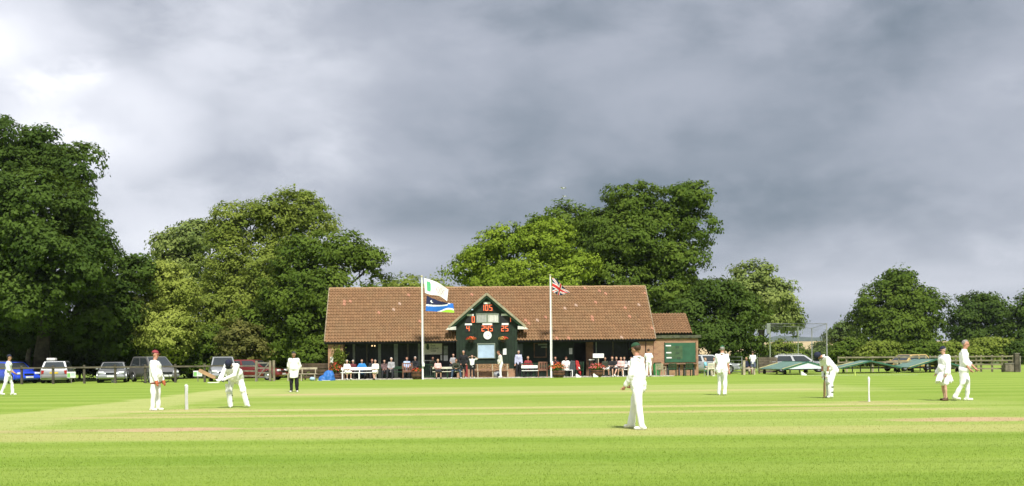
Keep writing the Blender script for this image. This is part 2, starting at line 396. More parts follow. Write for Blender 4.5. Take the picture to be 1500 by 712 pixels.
def crown_points(lobes, rs, rc, per, back=.45, inner=.35, gap=.12):
    """LOBES: world centres and radii; rounded boughs sit over each lobe, sprays on each bough, leaves in each spray"""
    L = [(np.array(c, float), np.array(r, float)) for c, r in lobes]; Pc, Pn, Pt = [], [], []
    unit = lambda n: (lambda d: d/np.linalg.norm(d, axis=1, keepdims=True))(rs.normal(size=(n, 3)))
    RL = rc*1.75
    for i, (c, r) in enumerate(L):
        area = 4*pi*((r[0]*r[1])**1.6/3+(r[0]*r[2])**1.6/3+(r[1]*r[2])**1.6/3)**(1/1.6)
        n = max(7, int(area/(RL*RL*1.35))); d = unit(n); f = np.where(rs.rand(n) < .22, rs.uniform(.4, .75, n), rs.uniform(.80, 1.0, n))
        ph = rs.rand(3)*6; f *= 1+.10*np.sin(d[:, 0]*5+ph[0])*np.sin(d[:, 2]*6+ph[1])+.05*np.sin(d[:, 1]*9+ph[2])
        f = np.minimum(f, 1.06)-RL*.58/r.mean(); p = c+d*r*f[:, None]
        keep = rs.rand(n) > gap; keep &= (d[:, 1] < .35) | (rs.rand(n) < back)
        for j, (c2, r2) in enumerate(L):
            if j != i: q = np.linalg.norm((p-c2)/r2, axis=1); keep &= (q > .66) | (rs.rand(n) < .10)
        for b_, db in zip(p[keep], d[keep]):
            R = RL*rs.uniform(.6, 1.3); m = max(5, int(7.5*(R/rc)**2*.62)); e = unit(m); e[:, 2] += .25; e = e+db*.35; e /= np.linalg.norm(e, axis=1, keepdims=True)
            Pc.append(b_+e*np.array([R, R, R*.72])*rs.uniform(.72, 1.06, (m, 1))); Pn.append(e+db*.35+np.array([0, 0, .2])); Pt.append(np.full(m, rs.uniform(.25, .80)))
    P, D, T = np.concatenate(Pc), np.concatenate(Pn), np.concatenate(Pt); keep = P[:, 2] > .12; P, D, T = P[keep], D[keep], T[keep]; m = len(P)
    k = rs.poisson(per*.50, m)+3; ix = np.repeat(np.arange(m), k); n = len(ix)
    o = unit(n)*(rs.rand(n)**.45)[:, None]; rad = (rc*rs.uniform(.5, 1.0, m))[ix][:, None]
    pts = P[ix]+o*rad*np.array([1.05, 1.05, .6]); pts[:, 2] = np.maximum(pts[:, 2], .04)
    nor = o*.35+D[ix]*.8+np.array([0, 0, .15])+rs.normal(size=(n, 3))*.42
    return P, pts, nor, T[ix]+rs.normal(size=n)*.12
def tree(name, label, Y, lobes, leaf, trunk_px, seed, rc=.85, per=34, size=.2, group=None, cat='tree', trunk_r=.4, gap=.12, bark=None, limbs=7, back=.30, depth=1., minsz=None):
    rs = np.random.RandomState(seed); W = []
    for l in lobes:
        px, py, rx, ry = l[:4]; dy = l[4] if len(l) > 4 else 0
        c = at(px, py, Y+dy); s = (Y+dy)/F
        W.append((c, (rx*s, depth*(rx*s*.6+ry*s*.4), ry*s)))
    base = at(trunk_px, 521, Y); base.z = -.05
    o = thing(name, label, cat, base, 0, group)
    P, pts, nor, tint = crown_points(W, rs, rc, per*1.42, gap=gap, back=back); size = size*.70
    pts = pts-np.array(base)
    me = leaves_mesh('crown', pts, nor, size, tint, rs); obj('crown', me, LEAF[leaf], o)
    if trunk_r:
        top = sum((c for c, r in W), Vector())/len(W)-base
        zt = min(top.z*1.0, max(1.2, top.z)); mb = MB(); ps = []
        for i in range(6):
            u = i/5; ps.append((top.x*u**1.6*.8+.12*sin(u*7+seed), top.y*u**1.5*.8, zt*u))
        mb.tube(ps, [trunk_r*1.35*(1-.75*(i/5)**.8)+(.25*trunk_r if i == 0 else 0) for i in range(6)], 9); mb.build('trunk', bark or BARK, o, True)
        for k in range(min(limbs, len(W))):
            c = W[k][0]-base; u = .35+.4*rs.rand(); a = Vector((top.x*u**1.6*.8, top.y*u**1.5*.8, zt*u))
            mid = a.lerp(c, .5)+Vector((0, 0, .06*(c-a).length)); e = a.lerp(c, 1.0)
            lb = MB(); lb.tube([a, mid, e], [trunk_r*.42, trunk_r*.26, trunk_r*.08], 6)
            for q in range(3):
                v = Vector(np.clip(rs.normal(size=3), -1, 1))*min(W[k][1][0], W[k][1][2])*.42; lb.tube([mid.lerp(e, .3*q), e+v], [trunk_r*.14, trunk_r*.03], 5)
            lb.build('limb', bark or BARK, o, True)
    return o
def build_trees():
    G1 = 'tall trees round the ground'
    tree('broadleaf_tree', 'huge dark green sycamore towering over the parked cars at the end of the fence', 83,
         [(-15, 240, 75, 72, 0), (62, 222, 52, 44, 2), (104, 258, 44, 52, 1), (45, 320, 95, 72, -4), (122, 330, 40, 66, 0), (-50, 340, 90, 100, 0), (85, 385, 78, 52, -5), (143, 410, 36, 54, 1),
          (30, 440, 80, 40, -5), (176, 432, 24, 40, 2), (120, 465, 85, 42, 2), (198, 392, 10, 12, 3), (-60, 450, 80, 60, 0), (40, 490, 90, 34, 4), (160, 490, 52, 38, 4), (40, 365, 85, 42, -5), (120, 375, 50, 40, -4), (-40, 380, 70, 60, -4)],  # closing forward lobes added so the crown shades the bushes behind
         'deep', 60, 11, rc=.8, per=40, size=.2, group=G1, trunk_r=.5, gap=.2, limbs=12)
    tree('broadleaf_tree', 'grey green tree peeping out behind the olive crowned tree', 116, [(268, 365, 44, 34), (296, 348, 34, 24), (242, 385, 22, 26), (275, 410, 50, 40)], 'pale', 270, 12, rc=1., per=32, size=.25, group=G1)
    tree('broadleaf_tree', 'pale golden bushy willow low between the dark sycamore and the olive tree', 89, [(228, 414, 38, 32), (252, 432, 32, 38), (206, 470, 34, 46, -1), (240, 490, 46, 40, -2)], 'gold', 230, 13, rc=.7, per=52, size=.15, group=G1, trunk_r=.25, gap=.02)
    tree('broadleaf_tree', 'tall olive green tree with a ragged top behind the dark oak', 97,
         [(348, 342, 40, 42), (395, 335, 44, 42), (440, 306, 30, 40), (464, 335, 36, 42), (326, 395, 46, 56, -1), (400, 410, 70, 62, -2), (312, 455, 40, 50, -3), (350, 470, 50, 50, -4), (290, 500, 50, 34, -5)],
         'olive', 380, 14, rc=.75, per=36, size=.17, group=G1, gap=.16)
    tree('broadleaf_tree', 'dark spreading oak beside the gable end of the pavilion', 90,
         [(500, 372, 48, 40), (540, 392, 32, 36), (452, 392, 52, 46, -1), (425, 440, 54, 50, -2), (485, 440, 66, 52, -2), (552, 420, 25, 30), (440, 490, 62, 38, -2), (375, 490, 44, 42, -1), (505, 490, 46, 40, 0)],
         'oak', 470, 15, rc=.8, per=40, size=.19, group=G1)
    tree('broadleaf_tree', 'low yellow green treetop just showing over the roof ridge beside the white flag', 124, [(598, 424, 34, 22), (640, 428, 30, 15), (570, 440, 30, 30), (660, 440, 26, 14)], 'olive', 610, 16, rc=.9, per=34, size=.22, group=G1, trunk_r=.25)
    tree('broadleaf_tree', 'bright yellow green maple behind the middle of the roof', 95,
         [(698, 385, 30, 32), (738, 362, 40, 40), (792, 362, 50, 44), (840, 385, 32, 40), (680, 400, 18, 22), (760, 410, 90, 34, -1), (815, 430, 60, 40, -1)], 'lime', 770, 17, rc=.72, per=32, size=.18, group=G1, gap=.2)
    tree('broadleaf_tree', 'rounded dark treetop showing between the yellow green maple and the big oak', 108, [(824, 332, 44, 34), (862, 342, 34, 34), (790, 336, 24, 24), (840, 370, 60, 40)], 'oak', 830, 18, rc=.9, per=36, size=.22, group=G1)
    tree('broadleaf_tree', 'biggest oak with a towering double crown behind the end of the pavilion roof', 99,
         [(925, 306, 48, 40), (1002, 292, 32, 33), (1012, 345, 44, 34), (965, 335, 46, 46), (925, 360, 62, 48, -1), (885, 335, 36, 38), (988, 395, 54, 44, -1), (905, 410, 56, 46, -1), (960, 445, 70, 44, -2)],
         'oak', 950, 19, rc=.8, per=40, size=.19, group=G1, gap=.15)
    tree('broadleaf_tree', 'dark low tree filling the space behind the brick lean-to and the gate', 92, [(1046, 440, 36, 36), (1010, 462, 40, 42), (1082, 456, 28, 38), (1035, 498, 58, 34, -1), (1088, 500, 34, 30, -1), (985, 495, 44, 36)], 'deep', 1050, 20, rc=.8, per=40, size=.19, group=G1)
    tree('broadleaf_tree', 'grey green horse chestnut rising behind the cricket net cage', 112, [(1110, 412, 33, 27), (1130, 438, 28, 34), (1090, 428, 24, 28), (1146, 470, 22, 28), (1116, 475, 42, 32)], 'pale', 1115, 21, rc=.9, per=36, size=.23, group=G1)
    tree('broadleaf_tree', 'small pale tree far off beyond the wheat under the grey hill', 215, [(1234, 486, 15, 16), (1222, 494, 12, 10), (1245, 495, 14, 12)], 'far', 1234, 22, rc=1.2, per=26, size=.4, group='distant trees beyond the field', trunk_r=.25)
    tree('broadleaf_tree', 'broad round crowned tree standing alone behind the grassy pitch covers', 150,
         [(1318, 436, 40, 32), (1290, 450, 34, 34), (1344, 456, 31, 36), (1268, 478, 18, 26), (1310, 482, 56, 32, -1), (1362, 484, 18, 28), (1320, 410, 14, 9), (1330, 505, 50, 18, -1)], 'oak', 1316, 23, rc=1.1, per=40, size=.28, group=G1, gap=.1)
    tree('broadleaf_tree', 'dark dome shaped tree behind the two men walking off', 178, [(1430, 450, 36, 24), (1410, 468, 20, 28), (1453, 466, 22, 30), (1432, 486, 38, 22)], 'deep', 1430, 24, rc=1.25, per=40, size=.32, group=G1)
    tree('broadleaf_tree', 'dark tree cut off by the picture edge above the thick dark post', 160, [(1504, 460, 26, 30), (1488, 487, 18, 24), (1540, 455, 40, 50), (1515, 500, 40, 22)], 'deep', 1510, 25, rc=1.15, per=40, size=.3, group=G1)
    for px, lab in ((42, 'slim tree with sunlight painted into its pale trunk behind the bright blue car'), (71, 'slim tree with sunlight painted into its pale trunk behind the silver hatchback')): tree('broadleaf_tree', lab, 85, [(px-4, 462, 22, 20), (px+8, 478, 16, 14)], 'oak', px, 300+px, rc=.7, per=26, size=.17, group=G1, trunk_r=.2, bark=STEM_SUN_TONE, limbs=2)
    # shrubs along the car park and the hedge by the field
    n = 0
    for (px, py, rx, ry, Y, leaf, lab) in [
        (20, 500, 60, 34, 92, 'deep', 'dark bush under the sycamore behind the blue car'), (118, 505, 56, 30, 93, 'deep', 'dark bush under the sycamore behind the silver coupe'),  # deep leaf colour stands in for shade under the trees
        (205, 508, 48, 34, 91, 'deep', 'dark bush behind the maroon capped keeper and people carrier'), (300, 508, 44, 34, 90, 'oak', 'green bush behind the little green and white notice'),
        (352, 498, 26, 38, 86.5, 'dry', 'brownish dying bush behind the helmeted batsman'), (420, 510, 52, 30, 90, 'oak', 'dark green bush behind the umpire in black trousers'), (478, 512, 36, 28, 86.6, 'oak', 'dark green bush against the brick pier of the pavilion')]:
        n += 1; tree('bush', lab, Y, [(px, py, rx, ry), (px-rx*.5, py+18, rx*.7, ry*.8, -.6), (px+rx*.5, py+18, rx*.7, ry*.8, -.4), (px, py+26, rx*1.1, ry*.6, .6)], leaf, px, 40+n, rc=.6, per=36, size=.16, group='bushes behind the parked cars', cat='bush', trunk_r=.08, limbs=3)
    for (px, py, rx, ry, Y, leaf, lab) in [
        (1140, 512, 20, 6, 118, 'olive', 'rough bush behind the net cage beside the wheat'), (1166, 513, 14, 5, 120, 'oak', 'low bush in front of the wheat behind the estate car'), (1206, 511, 11, 8, 126, 'far', 'rounded bush in the gap under the grey hill'),
        (1245, 510, 30, 10, 120, 'oak', 'hedge bush behind the crouching batsman'), (1290, 512, 30, 9, 118, 'olive', 'hedge bush behind the middle pitch cover'), (1345, 512, 34, 9, 119, 'oak', 'hedge bush behind the yellow car'),
        (1400, 513, 32, 8, 120, 'olive', 'hedge bush between the two walking men'), (1450, 509, 34, 9, 122, 'olive', 'hedge bush above the slatted fence'), (1496, 509, 24, 12, 122, 'deep', 'hedge bush at the last post of the slatted fence')]:
        n += 1; tree('bush', lab, Y, [(px, py, rx, ry), (px-rx*.6, py+8, rx*.6, ry*1.1, -.5), (px+rx*.55, py+8, rx*.6, ry*1.1, .5), (px, py+12, rx*1.1, ry*.9, .3)], leaf, px, 40+n, rc=.6, per=30, size=.2, group='hedge along the field', cat='bush', trunk_r=.08, limbs=2)
build_trees()

print('LEAVES', LEAVES_MADE)
# ---------------------------------------------------------------- the pavilion
TH, PC = radians(3.5), Vector((-1.5, 79, 0))
PR = Matrix.Rotation(TH, 4, 'Z')
def pav(px, py, yl):
    a, b = ray(px, py); Y = (yl-sin(TH)*PC.x+cos(TH)*PC.y)/(cos(TH)-a*sin(TH))
    wx, wy = a*Y-PC.x, Y-PC.y; return Vector((cos(TH)*wx+sin(TH)*wy, yl, CAMH+b*Y))
def pw(x, y, z=0.): return PC+PR @ Vector((x, y, z))
M = dict(
    green=mat('green_boards', (.010, .022, .011), .6, .25, 3, .25, 30), greend=mat('green_paint', (.018, .055, .026), .5, .2, 4), white=mat('white_paint', (.80, .80, .78), .55, .05, 3),
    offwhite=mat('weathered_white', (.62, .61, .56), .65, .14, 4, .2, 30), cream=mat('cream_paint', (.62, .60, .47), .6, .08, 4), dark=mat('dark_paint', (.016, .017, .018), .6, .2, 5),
    fascia=mat('stained_fascia', (.10, .095, .065), .7, .2, 4), barge=mat('barge_paint', (.30, .27, .18), .65, .18, 4), wood=mat('brown_wood', (.17, .095, .05), .7, .3, 3, .4, 20),
    pale=mat('pale_weathered_wood', (.42, .37, .26), .8, .2, 3, .4, 20), grey=mat('silver_grey_wood', (.20, .185, .145), .85, .25, 2.5, .5, 18), teak=mat('teak', (.22, .105, .065), .6, .22, 4, .3, 24),
    post=mat('post_paint', (.22, .25, .20), .6, .15, 4), paving=mat('paving', (.40, .37, .32), .85, .16, 2, .4, 20), iron=mat('dark_iron', (.02, .022, .022), .5, .2, 5, metal=.3),
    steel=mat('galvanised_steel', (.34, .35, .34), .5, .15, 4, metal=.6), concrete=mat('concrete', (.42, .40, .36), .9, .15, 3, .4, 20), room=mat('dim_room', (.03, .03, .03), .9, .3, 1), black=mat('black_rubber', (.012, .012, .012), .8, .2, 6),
    plate=mat('plate_white', (.78, .78, .76), .5, .04), grille=mat('pale_louvre', (.36, .37, .35), .6, .1, 6), glassd=mat('dark_glass', (.010, .013, .014), .35, .1, 1, spec=.25), glasss=mat('sky_painted_glass', (.40, .52, .66), .15, .12, 1.2, spec=.6),  # blue pane colour stands for reflected sky
    led=glow('led_digit', (1, .20, .075), .36), tube=mat('soil', (.05, .035, .025), .95, .3, 9))
def brick_mat():
    m = bpy.data.materials.new('brickwork'); m.use_nodes = True; t = NT(m.node_tree); b = t.n['Principled BSDF']
    x, y, z = t.xyz(t.new('ShaderNodeTexCoord').outputs['Object'])
    v = t.comb(t.m('ADD', x, y), z, 0)
    bk = t.new('ShaderNodeTexBrick'); t.l.new(v, bk.inputs['Vector']); bk.inputs['Scale'].default_value = 1
    bk.inputs['Brick Width'].default_value = .225; bk.inputs['Row Height'].default_value = .075; bk.inputs['Mortar Size'].default_value = .006; bk.inputs['Bias'].default_value = 0
    bk.inputs['Color1'].default_value = (.40, .20, .105, 1); bk.inputs['Color2'].default_value = (.25, .115, .065, 1); bk.inputs['Mortar'].default_value = (.40, .34, .26, 1)
    n = t.noise(v, 2.2, 5, .6); c = t.mix(t.ss(n, .3, .75, 0, .55), bk.outputs['Color'], (.47, .31, .17)); t.l.new(c, b.inputs['Base Color'])
    b.inputs['Roughness'].default_value = .9; bn = t.new('ShaderNodeBump'); bn.inputs['Distance'].default_value = .01; t.l.new(bk.outputs['Fac'], bn.inputs['Height']); bn.invert = True; t.l.new(bn.outputs[0], b.inputs['Normal'])
    return m
def tile_mat():
    m = bpy.data.materials.new('clay_pantiles'); m.use_nodes = True; t = NT(m.node_tree); b = t.n['Principled BSDF']
    tc = t.new('ShaderNodeTexCoord').outputs['Object']; a = t.new('ShaderNodeAttribute', attribute_name='tint').outputs['Fac']
    c = t.mix(a, (.168, .094, .047), (.278, .158, .080))
    n = t.noise(tc, .7, 5, .62); n2 = t.noise(tc, 14, 4, .6)
    c = t.mix(t.ss(n, .38, .75, 0, .40), c, (.205, .142, .075))               # lichen
    c = t.mix(t.ss(n2, .5, .8, 0, .25), c, (.09, .055, .035)); t.l.new(c, b.inputs['Base Color']); b.inputs['Roughness'].default_value = .85; b.inputs['Specular IOR Level'].default_value = .25
    return m
BRICK, TILE = brick_mat(), tile_mat()
TILENEW = mat('new_clay_tile', (.38, .185, .115), .8, .15, 6); TILEPALE = mat('pale_clay_tile', (.38, .26, .19), .8, .15, 6)

def pantiles(name, parent, x0, x1, y0, z0, y1, z1, skip=None, cw=.2, gauge=.3, seed=1):
    """corrugated courses lapping from the eave (y0, z0) up to the ridge (y1, z1)"""
    rs = random.Random(seed); L = math.hypot(y1-y0, z1-z0); rows = int(round(L/gauge)); nc = int(round((x1-x0)/cw)); cw = (x1-x0)/nc
    dy, dz = (y1-y0)/L, (z1-z0)/L; ny, nz = -dz, dy
    if nz < 0: ny, nz = -ny, -nz
    prof = [(0, .016), (.14, .058), (.32, .076), (.5, .050), (.68, .012), (.85, .0), (1, .016)]
    V, Fc, T = [], [], []
    for r in range(rows):
        s0, s1 = L*r/rows-.05, L*(r+1)/rows
        for c in range(nc):
            xa = x0+c*cw
            if skip and skip(xa+cw/2, z0+dz*(s0+s1)/2): continue
            t = rs.gauss(.5, .14); jit = rs.gauss(0, .004); k = len(V)
            for s, h in ((s0, .062+jit), (s1, .012), (s0, .008)):
                for u, w in prof: q = h+w; V.append((xa+u*cw, y0+dy*s+ny*q, z0+dz*s+nz*q))
            n = len(prof)
            for i in range(n-1):
                Fc.append((k+i, k+i+1, k+n+i+1, k+n+i)); Fc.append((k+2*n+i, k+2*n+i+1, k+i+1, k+i)); T += [t, t]
    me = bpy.data.meshes.new(name); me.from_pydata(V, [], Fc)
    a = me.attributes.new('tint', 'FLOAT', 'FACE'); a.data.foreach_set('value', np.clip(T, 0, 1).astype(np.float32)); me.update()
    return obj(name, me, TILE, parent, kind='stuff')
def one_tile(parent, me, x, s, y0, z0, y1, z1):
    L = math.hypot(y1-y0, z1-z0); dy, dz = (y1-y0)/L, (z1-z0)/L
    o = bpy.data.objects.new('roof_tile', me); COL.objects.link(o); o.parent = parent; o['label'] = 'bright replacement tile'
    o.location = (x, y0+dy*s-dz*.006, z0+dz*s+dy*.006); o.rotation_euler = (math.atan2(dz, dy), 0, 0)

def text_mesh(s, size, m, parent, loc, rot=(pi/2, 0, 0), depth=.004, name='lettering', align='LEFT'):
    c = bpy.data.curves.new('t', 'FONT'); c.body = s; c.size = size; c.extrude = depth; c.align_x = align
    o = bpy.data.objects.new('t', c); COL.objects.link(o); me = bpy.data.meshes.new_from_object(o.evaluated_get(bpy.context.evaluated_depsgraph_get()))
    bpy.data.objects.remove(o); r = obj(name, me, m, parent); r.location = loc; r.rotation_euler = rot; return r
def seg_digit(ch, w, h, parent, loc):
    on = {'0': 'abcdef', '1': 'bc', '2': 'abged', '4': 'fgbc', '5': 'afgcd'}[ch]; s = h*.10; mb = MB()
    P = dict(a=(w/2, h-s/2, 1), g=(w/2, h/2, 1), d=(w/2, s/2, 1), f=(s/2, h*.75, 0), b=(w-s/2, h*.75, 0), e=(s/2, h*.25, 0), c=(w-s/2, h*.25, 0))
    for k in on:
        x, z, hor = P[k]; x = w*.35 if ch == '1' else x; mb.box((x, 0, z), (w-s*.5 if hor else s, .02, s if hor else h/2-s*.3))
    o = mb.build('digit', M['led'], parent); o.location = loc; o.rotation_euler = (0, 0, 0); return o
def window(parent, x0, x1, z0, z1, y, fm, gm, bars=0, fw=.06, name='window'):
    """frame standing proud of the wall face y, pane set back"""
    mb = MB(); d = .07
    mb.box(((x0+x1)/2, y-d/2, z1-fw/2), (x1-x0, d, fw)); mb.box(((x0+x1)/2, y-d/2, z0+fw/2), (x1-x0, d+.03, fw))
    for x in (x0+fw/2, x1-fw/2): mb.box((x, y-d/2, (z0+z1)/2), (fw, d-.004, z1-z0-2*fw))
    for i in range(bars): mb.box((x0+(x1-x0)*(i+1)/(bars+1), y-d/2, (z0+z1)/2), (fw*.7, d-.01, z1-z0-2*fw))
    o = mb.build(name, fm, parent)
    MB().box(((x0+x1)/2, y-.012, (z0+z1)/2), (x1-x0-2*fw+.004, .008, z1-z0-2*fw+.004)).build('pane', gm, o); return o
GX, GW, GZ, GA = -.2, 2.05, 3.45, 5.66                    # gable: centre, half width, eave, apex
def build_pavilion():
    P = thing('pavilion', 'long brick cricket pavilion with brown pantile roof and green scoreboard gable', 'pavilion', PC, TH)
    k = 0.86
    under = lambda x, z: abs(x-GX) < ((GA-.12-z)/k-.10 if z > 3.4 else GW-.02)
    roof = pantiles('roof', P, -10.98, 11.2, -.5, 2.5, 3.4, 6.27, skip=under)
    MB().grid(lambda u, v: (-10.9+22.0*u, 3.4+3.9*v, 6.22-3.75*v), 4, 4).build('rear_roof', TILE, P)
    MB().poly([(-10.9, -.38, 2.56), (-2.3, -.38, 2.56), (-2.3, 3.36, 6.17), (-10.9, 3.36, 6.17)]).poly([(1.9, -.38, 2.56), (11.12, -.38, 2.56), (11.12, 3.36, 6.17), (1.9, 3.36, 6.17)]).poly([(-2.3, .5, 3.42), (1.9, .5, 3.42), (1.9, 3.36, 6.17), (-2.3, 3.36, 6.17)]).build('roof_felt', M['dark'], P)
    # ridge tiles, laid one by one
    rt = MB(); n = 49; w = 22.18/n
    for side in (0, 1):
        for i in range(6):
            a, b = pi*i/6, pi*(i+1)/6; r = .125 if side == 0 else .105
            if side == 0: rt.poly([(0, -r*cos(a), r*sin(a)*.9), (w*1.02, -.94*r*cos(a), .94*r*sin(a)*.9), (w*1.02, -.94*r*cos(b), .94*r*sin(b)*.9), (0, -r*cos(b), r*sin(b)*.9)])
            else: rt.poly([(0, -r*cos(a), r*sin(a)*.9), (0, -r*cos(b), r*sin(b)*.9), (0, -r*1.19*cos(b), r*1.19*sin(b)*.9), (0, -r*1.19*cos(a), r*1.19*sin(a)*.9)])
    rme = rt.mesh('ridge_tile'); rme.materials.append(mat('ridge_clay', (.30, .19, .10), .85, .3, 1.1))
    for i in range(n):
        o = bpy.data.objects.new('ridge_tile', rme); COL.objects.link(o); o.parent = roof; o.location = (-10.98+i*w, 3.4, 6.26+.008*sin(i*2.3))
    # replaced tiles, brighter than the rest
    tm = []
    for mm in (TILENEW, TILEPALE):
        b = MB(); prof = [(0, .016), (.14, .058), (.32, .076), (.5, .050), (.68, .012), (.85, 0), (1, .016)]
        for (u, w0), (u2, w2) in zip(prof, prof[1:]): b.poly([(u*.2, -.005, .066+w0), (u2*.2, -.005, .066+w2), (u2*.2, .35, .018+w2), (u*.2, .35, .018+w0)]).poly([(u*.2, -.005, .012+w0), (u2*.2, -.005, .012+w2), (u2*.2, -.005, .066+w2), (u*.2, -.005, .066+w0)])
        me = b.mesh('roof_tile'); me.materials.append(mm); tm.append(me)
    for px, py, pale in [(504.5, 443, 0), (505, 446, 0), (554.5, 456.5, 0), (578.5, 452.5, 1), (587, 445.5, 1), (614.5, 470.5, 0), (513, 440, 0), (597, 433, 0), (787.5, 469, 1), (798, 465, 0), (801, 464.5, 0), (774, 472.5, 0), (770, 468.5, 0),
                         (827.5, 452.5, 1), (844.5, 445.5, 1), (872, 442, 0), (878, 428, 0), (889, 431.5, 0), (866.5, 464.5, 0), (866, 467, 0), (915, 452, 0), (922, 462.5, 0), (936.5, 448.5, 1), (953, 481, 0), (908.5, 493.5, 1), (943, 430, 0), (814, 494.5, 0), (832.5, 494.5, 0), (855, 424.5, 0), (692, 433, 0)]:
        lo = pav(px, py, 0); best = min((abs((pav(px, py, y).z-2.5)-(y+.5)*.967), y) for y in np.linspace(-.5, 3.4, 120))
        q = pav(px, py, best[1]); s = (best[1]+.5)/3.9*5.43; r = round(s/.3017-.5)
        one_tile(roof, tm[pale], -10.98+round((q.x-.1+10.98)/.1998)*.1998, r*.3017-.05, -.5, 2.5, 3.4, 6.27)
    # verges, gutter, fascia, downpipes
    for x in (-11.0, 11.22): MB().bar((x, -.52, 2.53), (x, 3.4, 6.30), .06, .10).build('verge', mat('verge_mortar', (.26, .20, .13), .85, .25, 3), P)
    f = MB(); f.box((-6.64, -.42, 2.43), (8.66, .03, .17)); f.box((6.53, -.42, 2.43), (9.3, .03, .17)); f.build('fascia', M['dark'], P)
    for x0, x1 in ((-11.0, -2.3), (1.9, 11.2)): MB().tube([(x0, -.55, 2.45), (x1, -.55, 2.45)], .055, 8).build('gutter', M['iron'], P, True)
    for x in (-10.35, 10.55): MB().tube([(x, -.54, 2.42), (x, -.44, 2.34), (x, -.39, 2.26), (x, -.39, .06)], .036, 8).build('downpipe', mat('brown_plastic', (.09, .045, .03), .5), P, True)
    # brick end walls and piers
    for nm, x0, x1 in (('brick_pier', -10.78, -9.80), ('brick_pier', 10.10, 11.06)): MB().box(((x0+x1)/2, .48, 1.22), (x1-x0, 1.64, 2.44)).build(nm, BRICK, P)
    g = MB()
    for x in (-10.7, 10.98): g.prism([(1.3, 0), (7.1, 0), (7.1, 2.6), (3.4, 6.1), (1.3, 4.05)], 0, x-.1, x+.1)
    g.build('end_wall', BRICK, P)
    MB().box((.1, 7.05, 1.3), (21.3, .2, 2.6)).build('rear_wall', BRICK, P)
    # back of the veranda: green boarding with tall windows between grey posts
    wall = MB(); wall.box((-6.1, 1.5, .45), (7.4, .1, .9)); wall.box((-6.1, 1.5, 2.40), (7.4, .1, .30)); wall.build('wall_boarding', M['green'], P)
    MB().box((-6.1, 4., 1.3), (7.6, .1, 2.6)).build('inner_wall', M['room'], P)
    pxs = [504, 518.5, 537.5, 556, 580, 597.5, 614, 620.5]
    xs = [pav(p, 520, 1.3).x for p in pxs]
    for i in range(len(xs)-1): window(P, xs[i]+.05, xs[i+1]-.05, .92, 2.24, 1.47, M['dark'], M['glassd'], 1)
    for i, p in enumerate(pxs[1:-1]):
        ww = (.16, .09, .20, .26, .10, .16)[i]; MB().box((xs[i+1], 1.30, 1.24), (ww, .12, 2.44)).build('veranda_post', M['post'] if i in (0, 2, 3, 5) else M['fascia'], P)
    # ceiling of the veranda and its little lights
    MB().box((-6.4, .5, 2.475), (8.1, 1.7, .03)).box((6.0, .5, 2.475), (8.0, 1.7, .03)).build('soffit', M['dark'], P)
    for px in (545, 549): MB().ell(pav(px, 506.6, .2), (.05, .05, .05), 8, 6).build('veranda_lamp', glow('warm_lamp', (1, .7, .35), .8), P, True)
    # right of the gable: boarded wall, brown window, doorway, glazed bay
    X = lambda px: pav(px, 520, .9).x
    w = MB(); y = .95
    def wl(a, b, z0, z1): w.box(((a+b)/2, y+.05, (z0+z1)/2), (b-a, .1, z1-z0))
    wl(1.83, X(782), 0, 2.46); wl(X(782), X(801), 0, 1.32); wl(X(782), X(801), 2.33, 2.46); wl(X(801), X(842), 0, 2.46); wl(X(842), X(858.5), 2.3, 2.46); wl(X(869), 10.1, 0, .95); wl(X(869), 10.1, 2.36, 2.46)
    w.build('wall_boarding', M['green'], P)
    window(P, X(782), X(801), 1.32, 2.33, y+.03, M['wood'], M['glassd'], 0, .07)
    MB().box((X(795), y-.06, 2.22), (.62, .02, .10)).box((X(797), y-.06, 2.04), (.42, .02, .09)).build('window_sticker', M['post'], P)
    MB().box((X(863.7), y, 1.22), (X(869)-X(858.5), .16, 2.44)).build('door_post', M['wood'], P)
    MB().box((X(842)-.04, y-.02, 1.2), (.08, .14, 2.4)).build('door_frame', M['dark'], P)
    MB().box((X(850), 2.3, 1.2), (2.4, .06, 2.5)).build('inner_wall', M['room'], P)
    xs = [X(869), X(873.5), X(898), X(921), 10.1]
    for i in range(4): window(P, xs[i]+.02, xs[i+1]-.02, .95, 2.36, y+.06, M['dark'], M['glassd'], 0, .05)
    for i in (1, 2): MB().box((xs[i], y-.02, 1.62), (.08, .09, 1.5)).build('mullion', M['post'] if i == 1 else M['fascia'], P)
    window(P, X(757.5), X(767), 1.45, 2.3, y-.002, M['greend'], mat('reflection_painted_glass', (.07, .10, .11), .2, .3, 1.2, spec=.6), 0, .05)  # pale reflection put into the pane colour
    # left of the gable: a dark lobby wall behind the sign
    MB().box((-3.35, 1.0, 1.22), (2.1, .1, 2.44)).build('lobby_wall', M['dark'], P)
    # scoreboard gable
    yg = -.55; mb = MB()
    n = 20                                                              # upright boards, joints shown as edges
    for i in range(n):
        x0 = GX-GW+2*GW*i/n; x1 = x0+2*GW/n-.012; zt = lambda x: GA-.22-abs(x-GX)*k
        mb.prism([(x0, .62), (x1, .62), (x1, zt(x1)), (x0, zt(x0))] if not (x0 < GX < x1) else [(x0, .62), (x1, .62), (x1, zt(x1)), (GX, zt(GX)), (x0, zt(x0))], 1, yg, yg+.05)
        mb.build('gable_board', M['green'], P); mb = MB()
    MB().prism([(GX-GW-.01, .6), (GX+GW+.01, .6), (GX+GW+.01, GA-.25-GW*k), (GX, GA-.25), (GX-GW-.01, GA-.25-GW*k)], 1, yg+.052, yg+.12).build('gable_backing', M['dark'], P)
    MB().box((GX, yg+.06, .31), (2*GW-.04, .18, .60)).build('brick_plinth', BRICK, P)
    for s in (-1, 1): MB().box((GX+s*(GW-.02), .22, 1.6), (.06, 1.42, 3.1)).build('gable_cheek', M['green'], P)
